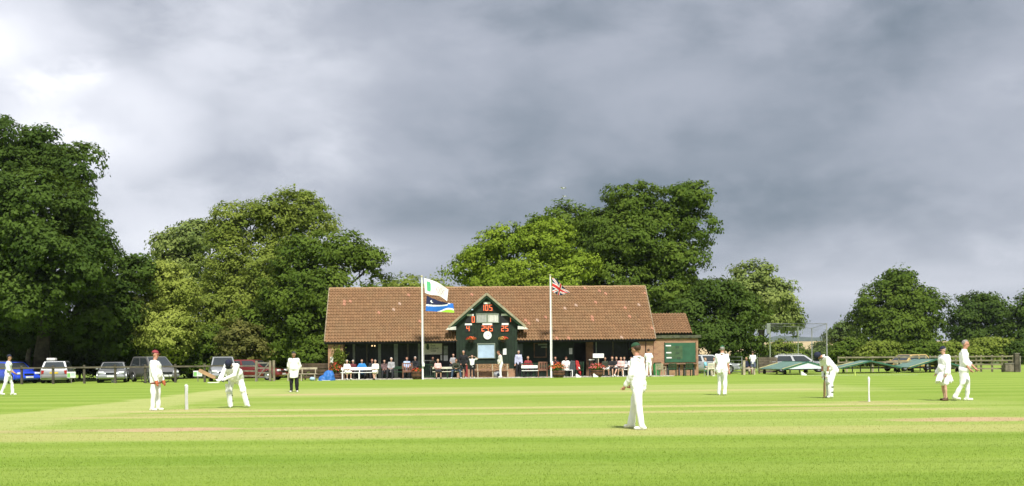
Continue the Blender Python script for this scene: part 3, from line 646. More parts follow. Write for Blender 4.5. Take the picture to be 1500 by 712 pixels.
    for s in (-1, 1):                                                    # little roof over the gable with its barge boards
        e = GX+s*2.56; r = MB(); r.poly([(GX, -.85, GA), (e, -.85, GA-2.56*k), (e, .45, GA-2.56*k), (GX, 2.72, GA)])
        r.poly([(GX, -.85, GA-.05), (e, -.85, GA-.05-2.56*k), (e, .45, GA-.05-2.56*k), (GX, 2.72, GA-.05)]); r.build('gable_roof', TILE, P)
        MB().bar((GX+s*.0, -.87, GA-.03), (e, -.87, GA-.03-2.56*k), .035, .14, (0, 1, 0) if False else (0, 0, 1)).build('barge_board', M['barge'], P)
        MB().bar((GX, -.80, GA-.16), (e-s*.1, -.80, GA-.16-2.46*k), .03, .20).build('inner_barge', M['greend'], P)
        MB().prism([(GX+s*2.06, 3.24), (e+s*.20, 3.24), (e+s*.02, 3.40), (GX+s*2.06, 3.46)], 1, -.86, -.2).build('boxed_eave', M['offwhite'], P)
    q = pav(699, 503, -.6); r = pav(725.5, 525, -.6)
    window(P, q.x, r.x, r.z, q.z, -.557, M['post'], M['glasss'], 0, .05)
    # lean-to with the small scoreboard wall
    A0, A1 = 11.14, 14.22
    MB().box(((A0+A1)/2, 1.3, 1.26), (A1-A0, 2.6, 2.52)).build('lean_to_wall', BRICK, P)
    MB().box(((A0+A1)/2+.05, 1.3, 2.66), (A1-A0+.22, 2.8, .13)).build('flat_roof', M['greend'], P)
    MB().box(((A0+A1)/2+.05, -.118, 2.66), (A1-A0+.26, .03, .19)).build('fascia', mat('mossy_board', (.08, .085, .05), .8, .3), P)
    pantiles('lean_to_roof', P, 11.36, 14.0, .85, 2.9, 3.0, 4.32, seed=5)
    MB().poly([(11.36, .87, 2.86), (14.0, .87, 2.86), (14.0, 3.0, 4.27), (11.36, 3.0, 4.27)]).poly([(11.36, 3.0, 4.27), (14.0, 3.0, 4.27), (14.0, 5.2, 2.86), (11.36, 5.2, 2.86)]).poly([(14., .87, 2.7), (14., 5.2, 2.7), (14., 5.2, 2.86), (14., 3., 4.27), (14., .87, 2.86)]).build('roof_felt', M['dark'], P)
    # paving in front
    pv = thing('paving', 'strip of pale concrete slabs in front of the pavilion', 'paving', PC, TH); pv['kind'] = 'structure'; del pv['category']
    rs = random.Random(3); sl = []
    for vv in range(3):
        b = MB().box((0, 0, .025), (.885, .885, .05)); sl.append(b.mesh('paving_slab')); sl[-1].materials.append(mat('slab%s' % 'abc'[vv], [(.44, .41, .35), (.40, .37, .32), (.47, .44, .39)][vv], .85, .18, 2, .4, 20))
    for j in range(3):
        for i in range(26):
            o = bpy.data.objects.new('paving_slab', rs.choice(sl)); COL.objects.link(o); o.parent = pv; o.location = (-11.3+.45+i*.9, -1.85+j*.9, rs.uniform(0, .008))
    MB().box((0.1, -.65+.95+.35, .018), (22.4, 1.28, .036)).build('veranda_floor', M['concrete'], pv)
build_pavilion()

def fixed(name, label, cat, x, y, z, group=None): return thing(name, label, cat, pw(x, y, z), TH, group)
def build_fixtures():
    y = -.58; S = fixed('scoreboard', 'electric scoreboard with orange lit figures on the dark green gable', 'scoreboard', GX, y, 3.0); off = Vector((GX, y, 3.0))
    L = lambda px, py: pav(px, py, y)-off
    def figure(s, xa, xb, ya, yb):
        a, b = L(xa, yb), L(xb, ya); h = b.z-a.z; n = sum(.45 if c == '1' else 1 for c in s); W = (b.x-a.x); u = W/n; x = a.x
        for c in s:
            w = u*(.45 if c == '1' else 1); seg_digit(c, w*.70, h, S, (x+w*.06, -.02, a.z)); x += w
    for args in (('105', 708, 722.4, 446.4, 455.3), ('0', 690.8, 696.6, 463.5, 472.4), ('1', 747, 749.8, 463.7, 471.8), ('4', 683, 688.9, 477.5, 485.3), ('245', 705.2, 722.9, 476.8, 485.4), ('25', 734, 745.8, 477.3, 485.3)): figure(*args)
    for xa, xb, ya, yb in ((708.5, 718.2, 442.4, 445.4), (684, 693.8, 460, 463), (734.3, 744.1, 459.6, 462.6), (681, 691.3, 473.8, 476.5), (706.6, 721, 473.6, 476.2), (735, 744.9, 473.3, 476.2)):
        a, b = L(xa, yb), L(xb, ya); MB().box(((a.x+b.x)/2, -.012, (a.z+b.z)/2), (b.x-a.x, .03, b.z-a.z)).build('name_plate', M['plate'], S)
    for xa, xb, ya, yb in ((682, 697, 463.2, 472.8), (731.5, 750.3, 463.2, 472.6), (705, 723.4, 446, 455.8), (681.6, 690, 477, 485.8), (704.6, 723.6, 476.3, 486), (733, 747, 476.8, 486)):
        a, b = L(xa, yb), L(xb, ya); MB().box(((a.x+b.x)/2, .012, (a.z+b.z)/2), (b.x-a.x, .03, b.z-a.z)).build('number_panel', M['dark'], S)
    for xa, xb, m in ((697.4, 713.6, M['grille']), (714.0, 730.8, M['offwhite'])):
        a, b = L(xa, 473), L(xb, 459.2); f = MB(); t = .06; xc, zc, w, h = (a.x+b.x)/2, (a.z+b.z)/2, b.x-a.x, b.z-a.z
        for z in (a.z+t/2, b.z-t/2): f.box((xc, -.02, z), (w, .05, t))
        for x in (a.x+t/2, b.x-t/2): f.box((x, -.02, zc), (t, .046, h-2*t))
        fo = f.build('louvre_frame', M['post'], S)
        for i in range(6): MB().box((a.x+t+(w-2*t)*(i+.5)/6, -.008-.006*(i % 2), zc), ((w-2*t)/6-.01, .012, h-2*t)).build('slat', m, fo)
    c = pav(714.1, 491.2, -.58); K = fixed('wall_clock', 'round white clock under the scoreboard figures', 'clock', c.x, c.y, c.z)
    r = .275; mb = MB(); mb.tube([(0, .02, 0), (0, -.04, 0)], [r, r], 24); mb.build('clock_case', M['plate'], K)
    MB().tube([(0, -.041, 0), (0, -.044, 0)], [r*.9, r*.9], 24).build('dial', mat('dial', (.82, .82, .80), .5, .02), K)
    MB().bar((0, -.05, 0), (.11, -.05, -.05), .01, .022).build('hour_hand', M['dark'], K); MB().bar((0, -.054, 0), (-.03, -.054, .19), .01, .016).build('minute_hand', M['dark'], K)
    t = MB()
    for i in range(12): a = i*pi/6; t.box((sin(a)*r*.8, -.046, cos(a)*r*.8), (.012, .004, .03), Matrix.Rotation(a, 3, 'Y'))
    t.build('hour_marks', M['dark'], K)
    # hanging baskets
    for px, cols, lab in ((690, ('fl_red', 'fl_orange'), 'hanging basket of red and orange flowers under the figure 4'), (737, ('fl_gold', 'fl_red'), 'hanging basket of yellow and red flowers under the figures 25')):
        c = pav(px, 497.5, -.85); H = fixed('hanging_basket', lab, 'hanging basket', c.x, c.y, c.z, 'hanging baskets on the gable')
        flower_bunch(H, (0, 0, .02), (.26, .22, .18), cols, 90, int(px)); MB().lathe((0, 0, 0), [(.03, -.2), (.14, -.16), (.2, -.06), (.21, 0)], 12).build('basket', M['tube'], H)
        MB().tube([(0, .27, .28), (0, 0, .3), (0, 0, 0)], .008, 5).build('bracket', M['iron'], H)
    # sign, hatch, notices
    a, b = pav(621, 519.3, .9), pav(647.5, 502.6, .9); w, h = b.x-a.x, b.z-a.z
    G = fixed('club_sign', 'cream sign board with a green emblem and three dark lines beside the flag pole', 'sign', a.x, .9, a.z)
    MB().box((w/2, 0, h/2), (w, .03, h)).build('sign_board', M['cream'], G)
    MB().prism([(.20, .32), (.33, .32), (.37, h-.30), (.33, h-.05), (.19, h-.05), (.15, h-.30)], 1, -.022, -.016).build('emblem', M['greend'], G)
    for i, s in enumerate(('East', 'Kimber', 'Club')): text_mesh(s, .19, M['dark'], G, (.46, -.02, h-.21-.185*i), depth=.002)
    MB().box((w/2, -.016, .05), (w, .004, .03)).build('edge_strip', M['offwhite'], G)
    Hh = fixed('serving_hatch', 'dark serving hatch in a white frame below the cream sign', 'hatch', a.x, .88, 0); q = pav(640, 528, .88).z
    MB().box((w-.06, 0, (q+a.z)/2-.02), (.12, .05, a.z-q-.05)).build('frame', M['offwhite'], Hh); MB().box((w*.5-.05, .02, (q+a.z)/2), (w-.12, .03, a.z-q-.06)).build('dim_opening_panel', M['room'], Hh); MB().box((w*.24, -.10, q-.0), (.5, .28, .05)).build('ledge', M['offwhite'], Hh)  # hatch gap is a solid panel, its dimness put into the colour
    for px0, px1, py0, py1, yl, m, nm, lab in ((650, 656, 506.5, 520, .93, 'post', 'notice', 'tall green poster beside the cream sign'), (650, 656, 520.6, 528.5, .93, 'plate', 'notice', 'white notice below the green poster'), (736.8, 741.8, 510.6, 519.6, -.58, 'plate', 'notice', 'white notice on the green gable beside the bright window'), (833.8, 838.2, 510, 518.8, .93, 'plate', 'notice', 'small white notice beside the dark doorway'), (484, 488.2, 522.8, 531.5, -.36, 'plate', 'notice', 'white notice on the ivy hung brick pier')):
        a, b = pav(px0, py1, yl), pav(px1, py0, yl); N = fixed(nm, lab, 'notice', (a.x+b.x)/2, yl, (a.z+b.z)/2); w, h = b.x-a.x, b.z-a.z
        MB().box((0, 0, 0), (w, .02, h)).build('notice_board', M[m], N)
        for i in range(4): MB().box((0, -.012, h*(.3-.18*i)), (w*(.7-.12*(i % 2)), .003, h*.04)).build('print_line', mat('faint_ink', (.35, .36, .36), .6), N)
    # the small scoreboard on the lean-to
    a, b = pav(974.5, 531, -.02), pav(1018.6, 502, -.02); B = fixed('score_panel', 'flat green board with white tags on the brick lean-to', 'scoreboard', a.x, -.02, a.z); w, h = b.x-a.x, b.z-a.z
    MB().box((w/2, 0, h/2), (w, .04, h)).build('board', mat('board_green', (.030, .105, .055), .6, .12, 2), B)
    MB().box((w*.32, -.024, h*.52), (w*.50, .008, h*.66)).build('number_board', mat('board_moss', (.060, .115, .050), .7, .15, 2), B)
    for i, z in enumerate((.86, .50, .24)): MB().box((w*.105+.02*i, -.03, h*z), (.36, .02, .085)).build('tag_plate', M['plate'], B)
    for x, z in ((.40, .78), (.44, .22), (.40, .48)): MB().box((w*x, -.030, h*z), (.26, .006, .16)).build('number_slot', mat('faded_board', (.040, .075, .040), .7), B)
    for s in (-1, 1): MB().box((w*(.5+.5*s)+s*.03, .0, h/2), (.05, .05, h+.1)).build('frame', M['wood'] if s > 0 else M['greend'], B)
    for px, py in ((691.6, 453.5), (713.6, 431.5)):
        c = pav(px, py, -.82); l = fixed('flood_lamp', 'small pale lamp under the peak of the gable' if py < 440 else 'small pale lamp on the sloping barge board', 'lamp', c.x, c.y, c.z)
        MB().box((0, 0, 0), (.14, .1, .1)).build('lamp_body', M['post'], l, bevel=.01); MB().box((0, -.056, 0), (.11, .008, .07)).build('lens', M['glasss'], l)
for nm, c in dict(fl_red=(.55, .05, .02), fl_orange=(.70, .16, .04), fl_gold=(.62, .40, .10), fl_pink=(.68, .15, .15), fl_scarlet=(.72, .10, .03)).items(): mat(nm, c, .6, .25, 9)
def flower_bunch(parent, c, r, cols, n, seed):
    rs = np.random.RandomState(seed)
    d = rs.normal(size=(n*3, 3)); d /= np.linalg.norm(d, axis=1, keepdims=True); d[:, 2] = np.abs(d[:, 2])*1.1-.25
    p = np.array(c)+d*np.array(r)*rs.uniform(.55, 1.05, (n*3, 1))
    obj('foliage', leaves_mesh('foliage', p, d+rs.normal(size=d.shape)*.5, .05, rs.rand(n*3), rs), LEAF['oak'], parent)
    for j, cn in enumerate(cols):
        m = n; d = rs.normal(size=(m, 3)); d /= np.linalg.norm(d, axis=1, keepdims=True); d[:, 2] = np.abs(d[:, 2]); d[:, 0] += (j-.5)*.5*(len(cols) > 1)
        p = np.array(c)+d*np.array(r)*rs.uniform(.9, 1.12, (m, 1)); me = leaves_mesh('blossoms', p, d+rs.normal(size=d.shape)*.4, .045, rs.rand(m), rs); obj('blossoms', me, _M[cn], parent)
build_fixtures()
# ---------------------------------------------------------------- people
SKIN = dict(fair=mat('skin_fair', (.56, .33, .24), .55, .06, 12), ruddy=mat('skin_ruddy', (.52, .26, .18), .55, .06, 12), tan=mat('skin_tan', (.42, .23, .15), .55, .06, 12))
EYE = mat('eye_dark', (.02, .015, .012), .3); LIP = mat('lips', (.36, .14, .12), .5)
def cloth(name, col, var=.07): return mat('cloth_'+name, col, .85, var, 7, .06, 30)
WHITES = cloth('whites', (.84, .845, .84), .04); CREAMY = cloth('cream', (.74, .70, .62))
HAIR = dict(brown=mat('hair_brown', (.055, .032, .018), .6, .3, 30), grey=mat('hair_grey', (.26, .245, .22), .6, .25, 30), white=mat('hair_white', (.62, .60, .56), .6, .15, 30), fair=mat('hair_fair', (.30, .19, .085), .6, .25, 30), black=mat('hair_black', (.012, .010, .010), .6, .3, 30), red=mat('hair_auburn', (.16, .055, .025), .6, .25, 30))
SHOE_W = mat('shoe_white', (.74, .73, .70), .6, .08); SHOE_B = mat('shoe_dark', (.03, .025, .022), .5, .2); SHOE_BR = mat('shoe_brown', (.10, .055, .03), .6, .2)
def v3(t): return Vector((t[0], -t[1], t[2]))                  # (to own left, forward, up) -> local axes, facing -Y
ARM_DOWN = ((.14, .02, -1), (.06, .16, -1)); LEG_ST = ((.05, .02, -1), (.03, -.03, -1))
def person(label, base, rz, pose=None, H=1.76, top=('shirt', WHITES, 'long'), bottom=('trousers', WHITES), shoes=SHOE_W, skin='fair', hair='brown', head=None,
           girth=1., group=None, fine=.016, seat=None, extra=None, seed=0, fingers=True, collar=None):
    """one skin over the whole figure; clothes, hair, hats and shoes lie over it as children"""
    p = dict(spine=(0, .03, 1), twist=0, nod=(0, .12, 1), face=(0, 1, -.05), armL=ARM_DOWN, armR=ARM_DOWN, legL=LEG_ST, legR=LEG_ST, curl=.5, feet=None)
    p.update(pose or {}); k = H/1.76; sk = SKIN[skin]
    def mir(v): return (-v[0], v[1], v[2])
    N = lambda t: v3(t).normalized()
    hipw, th, sh, ank = .088*k*(1+.25*(girth-1)), .43*k, .42*k, .085*k
    hip = {}; knee = {}; ankle = {}
    for s, leg in ((1, p['legL']), (-1, p['legR'])):
        a, b = leg if s > 0 else (mir(leg[0]), mir(leg[1]))
        hip[s] = Vector((s*hipw, 0, 0)); knee[s] = hip[s]+N(a)*th; ankle[s] = knee[s]+N(b)*sh
    pz = seat if seat is not None else ank-min(ankle[1].z, ankle[-1].z)
    up = Vector((0, 0, pz))
    for d in (hip, knee, ankle):
        for s in d: d[s] = d[s]+up
    pel = up.copy(); sp = N(p['spine']); nb = pel+sp*.52*k
    tw = radians(p['twist']); fw = Vector((0, -1, 0)); fw = (fw-sp*fw.dot(sp)).normalized(); lat = sp.cross(-fw).normalized()*-1
    lat = Vector((1, 0, 0)); lat = (lat-sp*lat.dot(sp)).normalized(); fw = lat.cross(sp).normalized()
    if fw.y > 0 and abs(sp.z) > .2 and sp.z > 0: fw = -fw
    R = Matrix.Rotation(tw, 3, sp); lat, fw = R @ lat, R @ fw
    shw = .168*k*(1+.15*(girth-1)); shd = {s: nb-sp*.055*k+lat*s*shw for s in (1, -1)}
    elb, wri, arm = {}, {}, {}
    for s, a in ((1, p['armL']), (-1, p['armR'])):
        u, f = a if s > 0 else (mir(a[0]), mir(a[1])); elb[s] = shd[s]+N(u)*.29*k; wri[s] = elb[s]+N(f)*.25*k; arm[s] = N(f)
    hd = N(p['nod']); fc = N(p['face']); fc = (fc-hd*fc.dot(hd)); fc = fc.normalized() if fc.length > .05 else fw; sd = hd.cross(fc).normalized()
    HC = nb+hd*.170*k; HR = Matrix((sd, -fc, hd)).transposed()       # head frame: x side, -y face, z up
    hp = lambda x, y, z: HC+HR @ (Vector((x, -y, z))*k)
    g = girth
    # ---- body
    b = MB()
    for s in (1, -1):
        b.cap(pel+lat*s*.06*k, nb-sp*.13*k+lat*s*.085*k, .088*k*g, .092*k*min(g, 1.15)); b.cap(nb-sp*.08*k, shd[s]-sp*.012*k, .055*k, .044*k)
        b.cap(shd[s]-sp*.008*k, elb[s], .044*k, .039*k); b.cap(elb[s], wri[s], .041*k, .027*k)
        b.cap(hip[s]+Vector((0, 0, .02)), knee[s], .082*k*min(g, 1.2), .054*k); b.cap(knee[s], ankle[s], .053*k, .036*k)
        m = knee[s].lerp(ankle[s], .33); b.cap(m+(knee[s]-hip[s]).normalized()*0-Vector((0, -1, 0))*.0, m.lerp(ankle[s], .3), .056*k, .045*k)
        b.cap(ankle[s], ankle[s]-Vector((0, .04, .035))*k, .034*k, .028*k)
        a = arm[s]; t = wri[s]; w_ = a.cross(Vector((0, 0, 1)) if abs(a.z) < .8 else Vector((0, 1, 0))).normalized(); b.cap(t, t+a*.085*k, .026*k, .032*k); b.cap(t+a*.03*k+w_*.018*k, t+a*.08*k+w_*.02*k, .02*k, .02*k); b.cap(t+a*.03*k-w_*.018*k, t+a*.08*k-w_*.02*k, .02*k, .02*k)
    b.cap(nb-sp*.03*k, HC-hd*.04*k, .054*k, .052*k)
    b.ell(hp(0, -.012, .03), (.077*k, .096*k, .095*k), 16, 12, HR); b.ell(hp(0, .022, -.045), (.056*k, .066*k, .070*k), 14, 10, HR); b.ell(hp(0, .062, -.092), (.026*k, .022*k, .020*k), 8, 6, HR)
    b.cap(hp(0, .088, .02), hp(0, .106, -.022), .010*k, .016*k, 8); b.cap(hp(-.03, .082, .034), hp(.03, .082, .034), .012*k, .012*k, 8)
    for s in (1, -1): b.ell(hp(s*.078, -.008, -.005), (.012*k, .022*k, .032*k), 8, 6, HR)
    me = fuse(b, fine, 3); x = MB()
    x.v = [tuple(q.co) for q in me.vertices]; x.f = [tuple(f.vertices) for f in me.polygons]; x.mi = [0]*len(x.f); bpy.data.meshes.remove(me)
    for s in (1, -1):                                                # fingers and thumb
        if not fingers: break
        a = arm[s]; w_ = a.cross(Vector((0, 0, 1)) if abs(a.z) < .8 else Vector((0, 1, 0))).normalized(); c_ = a.cross(w_).normalized()
        c_ = c_ if c_.dot(Vector((-s*.8, -.5, .1))) > 0 else -c_; root = wri[s]+a*.085*k
        for i in range(4):
            o = w_*(i-1.5)*.0185*k; l = (.066, .078, .074, .058)[i]*k; cu = p['curl']*(1+.12*i)
            q0 = root+o; q1 = q0+(a*cos(cu*.5)+c_*sin(cu*.5))*l*.45; q2 = q1+(a*cos(cu*1.3)+c_*sin(cu*1.3))*l*.33; q3 = q2+(a*cos(cu*2)+c_*sin(cu*2))*l*.26
            x.tube([q0-a*.02*k, q1, q2, q3], [.0095*k, .009*k, .008*k, .006*k], 6)
        t0 = wri[s]+a*.03*k+w_*.03*k; x.tube([t0-w_*.012*k, t0+(w_*.6+a*.6+c_*.3)*.035*k, t0+(w_*.5+a+c_*.6)*.055*k], [.011*k, .010*k, .007*k], 6)
    x.cur = 1
    for s in (1, -1): x.ell(hp(s*.030, .083, .012), (.012*k, .006*k, .007*k), 8, 6, HR)
    x.cur = 2; x.cap(hp(-.018, .083, -.055), hp(.018, .083, -.055), .006*k, .006*k, 6)
    P = thing('person', label, 'person', base, rz, group)
    me = x.mesh('body'); obj('body', me, [sk, EYE, LIP], P, True)
    # ---- clothes
    def garment(name, mb, m, fold=.006, vox=None, sm=3): return obj(name, fuse(mb, vox or fine*1.15, sm, fold*k, seed+len(name)), m, P, True)
    def torso(mb, pad, drop=.06):
        for s in (1, -1):
            mb.cap(pel-sp*drop*k+lat*s*.07*k, pel+sp*.16*k+lat*s*.062*k*g, (.098+pad)*k*g, (.097+pad)*k*g); mb.cap(pel+sp*.16*k+lat*s*.062*k*g, nb-sp*.14*k+lat*s*.085*k, (.097+pad)*k*g, (.098+pad)*k*min(g, 1.12))
            mb.cap(nb-sp*.030*k, shd[s]-sp*.010*k, (.052+pad*.5)*k, (.058+pad*.5)*k); mb.cap(nb-sp*.10*k, shd[s]-sp*.03*k, (.066+pad*.5)*k, (.055+pad*.5)*k)
        mb.cap(pel+sp*.02*k, nb-sp*.13*k+fw*.012*k, (.112+pad)*k*g, (.108+pad)*k)
        if g > 1.08: mb.ell(pel+sp*.12*k+fw*.075*k*g, (.14*k*g, .11*k*g, .15*k), 12, 8)
    kind, m, sleeve = top; t = MB(); pad = {'shirt': .012, 'sweater': .022, 'coat': .03, 'tee': .010}.get(kind, .012)
    torso(t, pad, .07 if kind != 'coat' else .05)
    for s in (1, -1):
        if sleeve == 'long': t.cap(shd[s], elb[s], (.058+pad*.8)*k, (.048+pad)*k); t.cap(elb[s], wri[s]-arm[s]*.012*k, (.050+pad)*k, (.036+pad)*k)
        elif sleeve == 'rolled': t.cap(shd[s], elb[s], (.058+pad)*k, (.052+pad)*k); t.cap(elb[s], elb[s].lerp(wri[s], .25), (.052+pad)*k, (.046+pad)*k)
        else: t.cap(shd[s], shd[s].lerp(elb[s], .72), (.060+pad)*k, (.064+pad)*k)
    if kind == 'coat':                                               # skirts of the coat hang as one flared tube
        ln, fl = p.get('coat', (.34, .05)); nn_ = 16; side = Vector((1, 0, 0)); fr_ = Vector((0, -1, 0))
        for q in range(nn_):
            a_ = 2*pi*q/nn_; dd = side*cos(a_)*.115*k*g+fr_*sin(a_)*.075*k*g; out_ = side*cos(a_)*.035*k+fr_*sin(a_)*(.05+fl*(1.2 if sin(a_) > 0 else 1.0))*k
            t.cap(pel+dd+sp*.05*k, pel+dd+out_-Vector((0, 0, ln*k*(1-(.16*abs(sin(a_))-.07*sin(3*a_+1))*(fl > .1)))), .055*k, .035*k, 6)
    garment({'shirt': 'shirt', 'sweater': 'sweater', 'coat': 'coat', 'tee': 't_shirt'}[kind], t, m, .017 if kind != 'tee' else .011, None, 9 if kind == 'coat' else 3)
    if kind in ('shirt', 'coat'):
        c = MB(); r = .066*k; ps = [nb+sp*.02*k+(lat*cos(a)*r-fw*sin(a)*r*1.05)-(sp*.05*k+fw*-.012*k if abs(a-pi*1.5) < .5 else Vector())*.8 for a in np.linspace(-.38*pi, 1.38*pi, 12)]; c.tube(ps, .016*k, 6); c.build('collar', collar or m, P, True)
    kb = bottom[0]; mb = bottom[1]; t = MB()
    if kb in ('trousers', 'shorts'):
        for s in (1, -1):
            t.cap(pel+lat*s*.07*k, hip[s]-Vector((0, 0, .03 if seat is None else 0)), .105*k*g, .108*k*min(g, 1.2))
            if kb == 'trousers': t.cap(hip[s], knee[s], .104*k*min(g, 1.2), .078*k); t.cap(knee[s], ankle[s]+Vector((0, 0, -.012)), .077*k, .066*k)
            else: t.cap(hip[s], hip[s].lerp(knee[s], .85), .106*k*min(g, 1.2), .092*k)
        garment(kb, t, mb, .017)
    else:
        for s in (1, -1): t.cap(pel+lat*s*.07*k, hip[s], .105*k*g, .11*k*g); t.cap(hip[s], knee[s]+(knee[s]-hip[s])*.05, .11*k*g, .085*k)
        t.cap(pel, (knee[1]+knee[-1])/2, .11*k*g, .085*k); t.cap(knee[1], knee[-1], .085*k); garment('skirt', t, mb, .008)
    # ---- shoes
    for s in (1, -1):
        q = ankle[s]; sh_ = MB(); yaw = (p['feet'] or (.22, .22))[0 if s > 0 else 1]*s; lift = q.z-ank; d = Vector((sin(yaw), -cos(yaw), 0))
        tilt = min(.9, max(0, lift*2.2)); d = (d*cos(tilt)-Vector((0, 0, sin(tilt)))).normalized(); u2 = Vector((0, 0, 1)); u2 = (u2-d*u2.dot(d)).normalized(); sol = q-u2*.048*k
        sh_.cap(sol-d*.055*k, sol+d*.135*k, .040*k, .036*k); sh_.cap(q-d*.015*k, sol+d*.03*k, .048*k, .044*k); sh_.cap(sol-d*.04*k-u2*.015*k, sol+d*.14*k-u2*.015*k, .030*k, .028*k)
        obj('shoe', fuse(sh_, .014, 2), shoes, P, True)
    # ---- hair and headgear
    def shell(name, m, r, cut, c=(0, -.012, .034), mats=None):
        h = MB(); h.ell((0, 0, 0), r, 16, 12); h.v = [tuple(hp(*(Vector(c)+Vector((q[0], -q[1], q[2]))*(1 if cut(q[0]/r[0], -q[1]/r[1], q[2]/r[2]) else .72)))) for q in h.v]; return h.build(name, m, P, True)
    if hair:
        shell('hair', HAIR[hair], (.085, .106, .101), (lambda x_, y_, z_: z_ > .55 or (y_ < .25 and z_ > -.35) or (y_ < -.25 and z_ > -.75)) if hair != 'bald' else None)
    if head:
        hk, hm = head[:2]
        if hk in ('cap', 'flatcap'):
            c = shell('cap', hm, (.090, .108, .098), lambda x_, y_, z_: z_ > .12-.10*y_, (0, -.010, .044))
            t = MB(); rim = [(.078*sin(a), .070+.085*cos(a)*(1 if abs(a) < 1.5 else 0), .052-.012*abs(sin(a))**2-.018*cos(a)) for a in np.linspace(-1.45, 1.45, 11)]
            top_ = [hp(*q) for q in rim]; bot_ = [hp(q[0], q[1], q[2]-.007) for q in rim]; i = t.pts(top_+bot_); n_ = len(rim); t.face(*range(i, i+n_)); t.face(*range(i+2*n_-1, i+n_-1, -1))
            for j in range(n_-1): t.face(i+j, i+n_+j, i+n_+j+1, i+j+1)
            t.build('peak', head[2] if len(head) > 2 else hm, c, False)
        elif hk == 'hat':
            c = shell('hat', hm, (.092, .110, .105), lambda x_, y_, z_: z_ > .05, (0, -.008, .045)); t = MB(); i = t.pts([hp(.155*cos(a), -.006+.17*sin(a), .05-.012*abs(cos(a))) for a in np.linspace(0, 2*pi, 20, endpoint=False)]); j = t.pts([hp(.155*cos(a), -.006+.17*sin(a), .042-.012*abs(cos(a))) for a in np.linspace(0, 2*pi, 20, endpoint=False)])
            t.face(*range(i, i+20)); t.face(*range(j+19, j-1, -1))
            for q in range(20): q2 = (q+1) % 20; t.face(i+q, j+q, j+q2, i+q2)
            t.build('brim', hm, c)
        elif hk == 'helmet':
            c = shell('helmet', hm, (.105, .126, .120), lambda x_, y_, z_: z_ > .0 or (z_ > -.75 and y_ < .15), (0, -.008, .040))
            t = MB(); rim = [(.10*sin(a), .085+.075*cos(a), .055-.02*cos(a)) for a in np.linspace(-1.5, 1.5, 11)]; i = t.pts([hp(*q) for q in rim]+[hp(q[0], q[1], q[2]-.01) for q in rim]); t.face(*range(i, i+11)); t.face(*range(i+21, i+10, -1))
            for j in range(10): t.face(i+j, i+11+j, i+12+j, i+j+1)
            t.build('peak', hm, c)
            for z in (.0, -.035, -.07, -.10): MB().tube([hp(.098*sin(a), .03+.105*cos(a), z) for a in np.linspace(-1.5, 1.5, 9)], .005, 5).build('face_grille', M['iron'], c)
    S = dict(P=P, wri=wri, elb=elb, shd=shd, arm=arm, knee=knee, ankle=ankle, hip=hip, pel=pel, k=k, lat=lat, fw=fw, sp=sp, garment=garment, hp=hp, HR=HR, nb=nb)
    if extra: extra(S)
    return P, S
def toW(P, v): return Vector(P.location)+Matrix.Rotation(P.rotation_euler.z, 3, 'Z') @ Vector(v)

SIT = dict(spine=(0, -.10, 1), legL=((.18, 1, -.05), (.02, .12, -1)), legR=((.18, 1, -.05), (.02, .12, -1)), armL=((.12, .25, -1), (-.35, .9, -.25)), armR=((.12, .25, -1), (-.35, .9, -.25)))
def sitp(**kw): d = dict(SIT); d.update(kw); return d

def bat_thing(label, a, b, face, group=None):
    """cricket bat from handle top A to toe B, in world space"""
    a, b = Vector(a), Vector(b); L = (b-a).length; d = (b-a).normalized(); f = Vector(face); f = (f-d*f.dot(d)).normalized(); w = d.cross(f)
    o = thing('cricket_bat', label, 'cricket bat', b if b.z < a.z else a, 0, group); off = Vector(o.location)
    R = Matrix((w, f, d)).transposed(); P = lambda x, y, s: a-off+w*x+f*y+d*s
    mb = MB(); hl = .34*L; prof = []
    for s, hw, ed, sw in ((hl-.03, .017, .014, .017), (hl+.05, .050, .012, .03), (hl+.14, .054, .013, .034), (hl+.32, .054, .018, .044), (L-.08, .054, .016, .034), (L-.02, .050, .012, .02), (L, .036, .008, .012)):
        prof.append([P(-hw, .012, s), P(hw, .012, s), P(hw, .012-ed, s), P(0, .012-sw-.014, s), P(-hw, .012-ed, s)])
    i = mb.pts([q for r in prof for q in r])
    for j in range(len(prof)-1):
        for q in range(5): mb.face(i+j*5+q, i+j*5+(q+1) % 5, i+j*5+5+(q+1) % 5, i+j*5+5+q)
    mb.face(*range(i+4, i-1, -1)); mb.face(*range(i+5*len(prof)-5, i+5*len(prof)))
    mb.build('blade', mat('willow', (.33, .205, .095), .5, .12, 5), o)
    MB().tube([P(0, 0, 0), P(0, 0, hl)], [.018, .017], 10).build('handle', mat('rubber_grip', (.03, .035, .06), .8), o, True)
    return o
def pads(S, which=(1, -1), m=None):
    for s in which:
        kn, an, hi = S['knee'][s], S['ankle'][s], S['hip'][s]; k = S['k']; d = (an-kn).normalized(); f = Vector((0, -1, 0)); f = (f-d*f.dot(d)).normalized(); l = d.cross(f)
        top = kn-d*.20*k; pd = None
        for j in range(5):                                           # upright cane ribs
            a = (j-2)*.36; off = f*cos(a)*.088*k+l*sin(a)*.088*k; mb = MB(); mb.cap(top+off*1.02+(f*.02 if j == 2 else Vector())-(hi-kn).normalized()*0, an+off*.88+d*.03*k, .026*k, .024*k, 8)
            o = obj('leg_pad' if j == 0 else 'pad_rib', mb.mesh('pad'), m or WHITES, S['P'] if j == 0 else pd, True); pd = pd or o
        mb = MB(); mb.ell(kn+f*.10*k, (.088*k, .036*k, .075*k), 10, 8); obj('knee_roll', mb.mesh('roll'), m or WHITES, pd, True)
        for z in (.35, .75):
            c = kn.lerp(an, z); mb = MB(); mb.tube([c+(f*cos(a)+l*sin(a))*.082*k for a in np.linspace(1.1, 5.2, 9)], .011*k, 5); mb.build('pad_strap', M['dark'], pd, True)
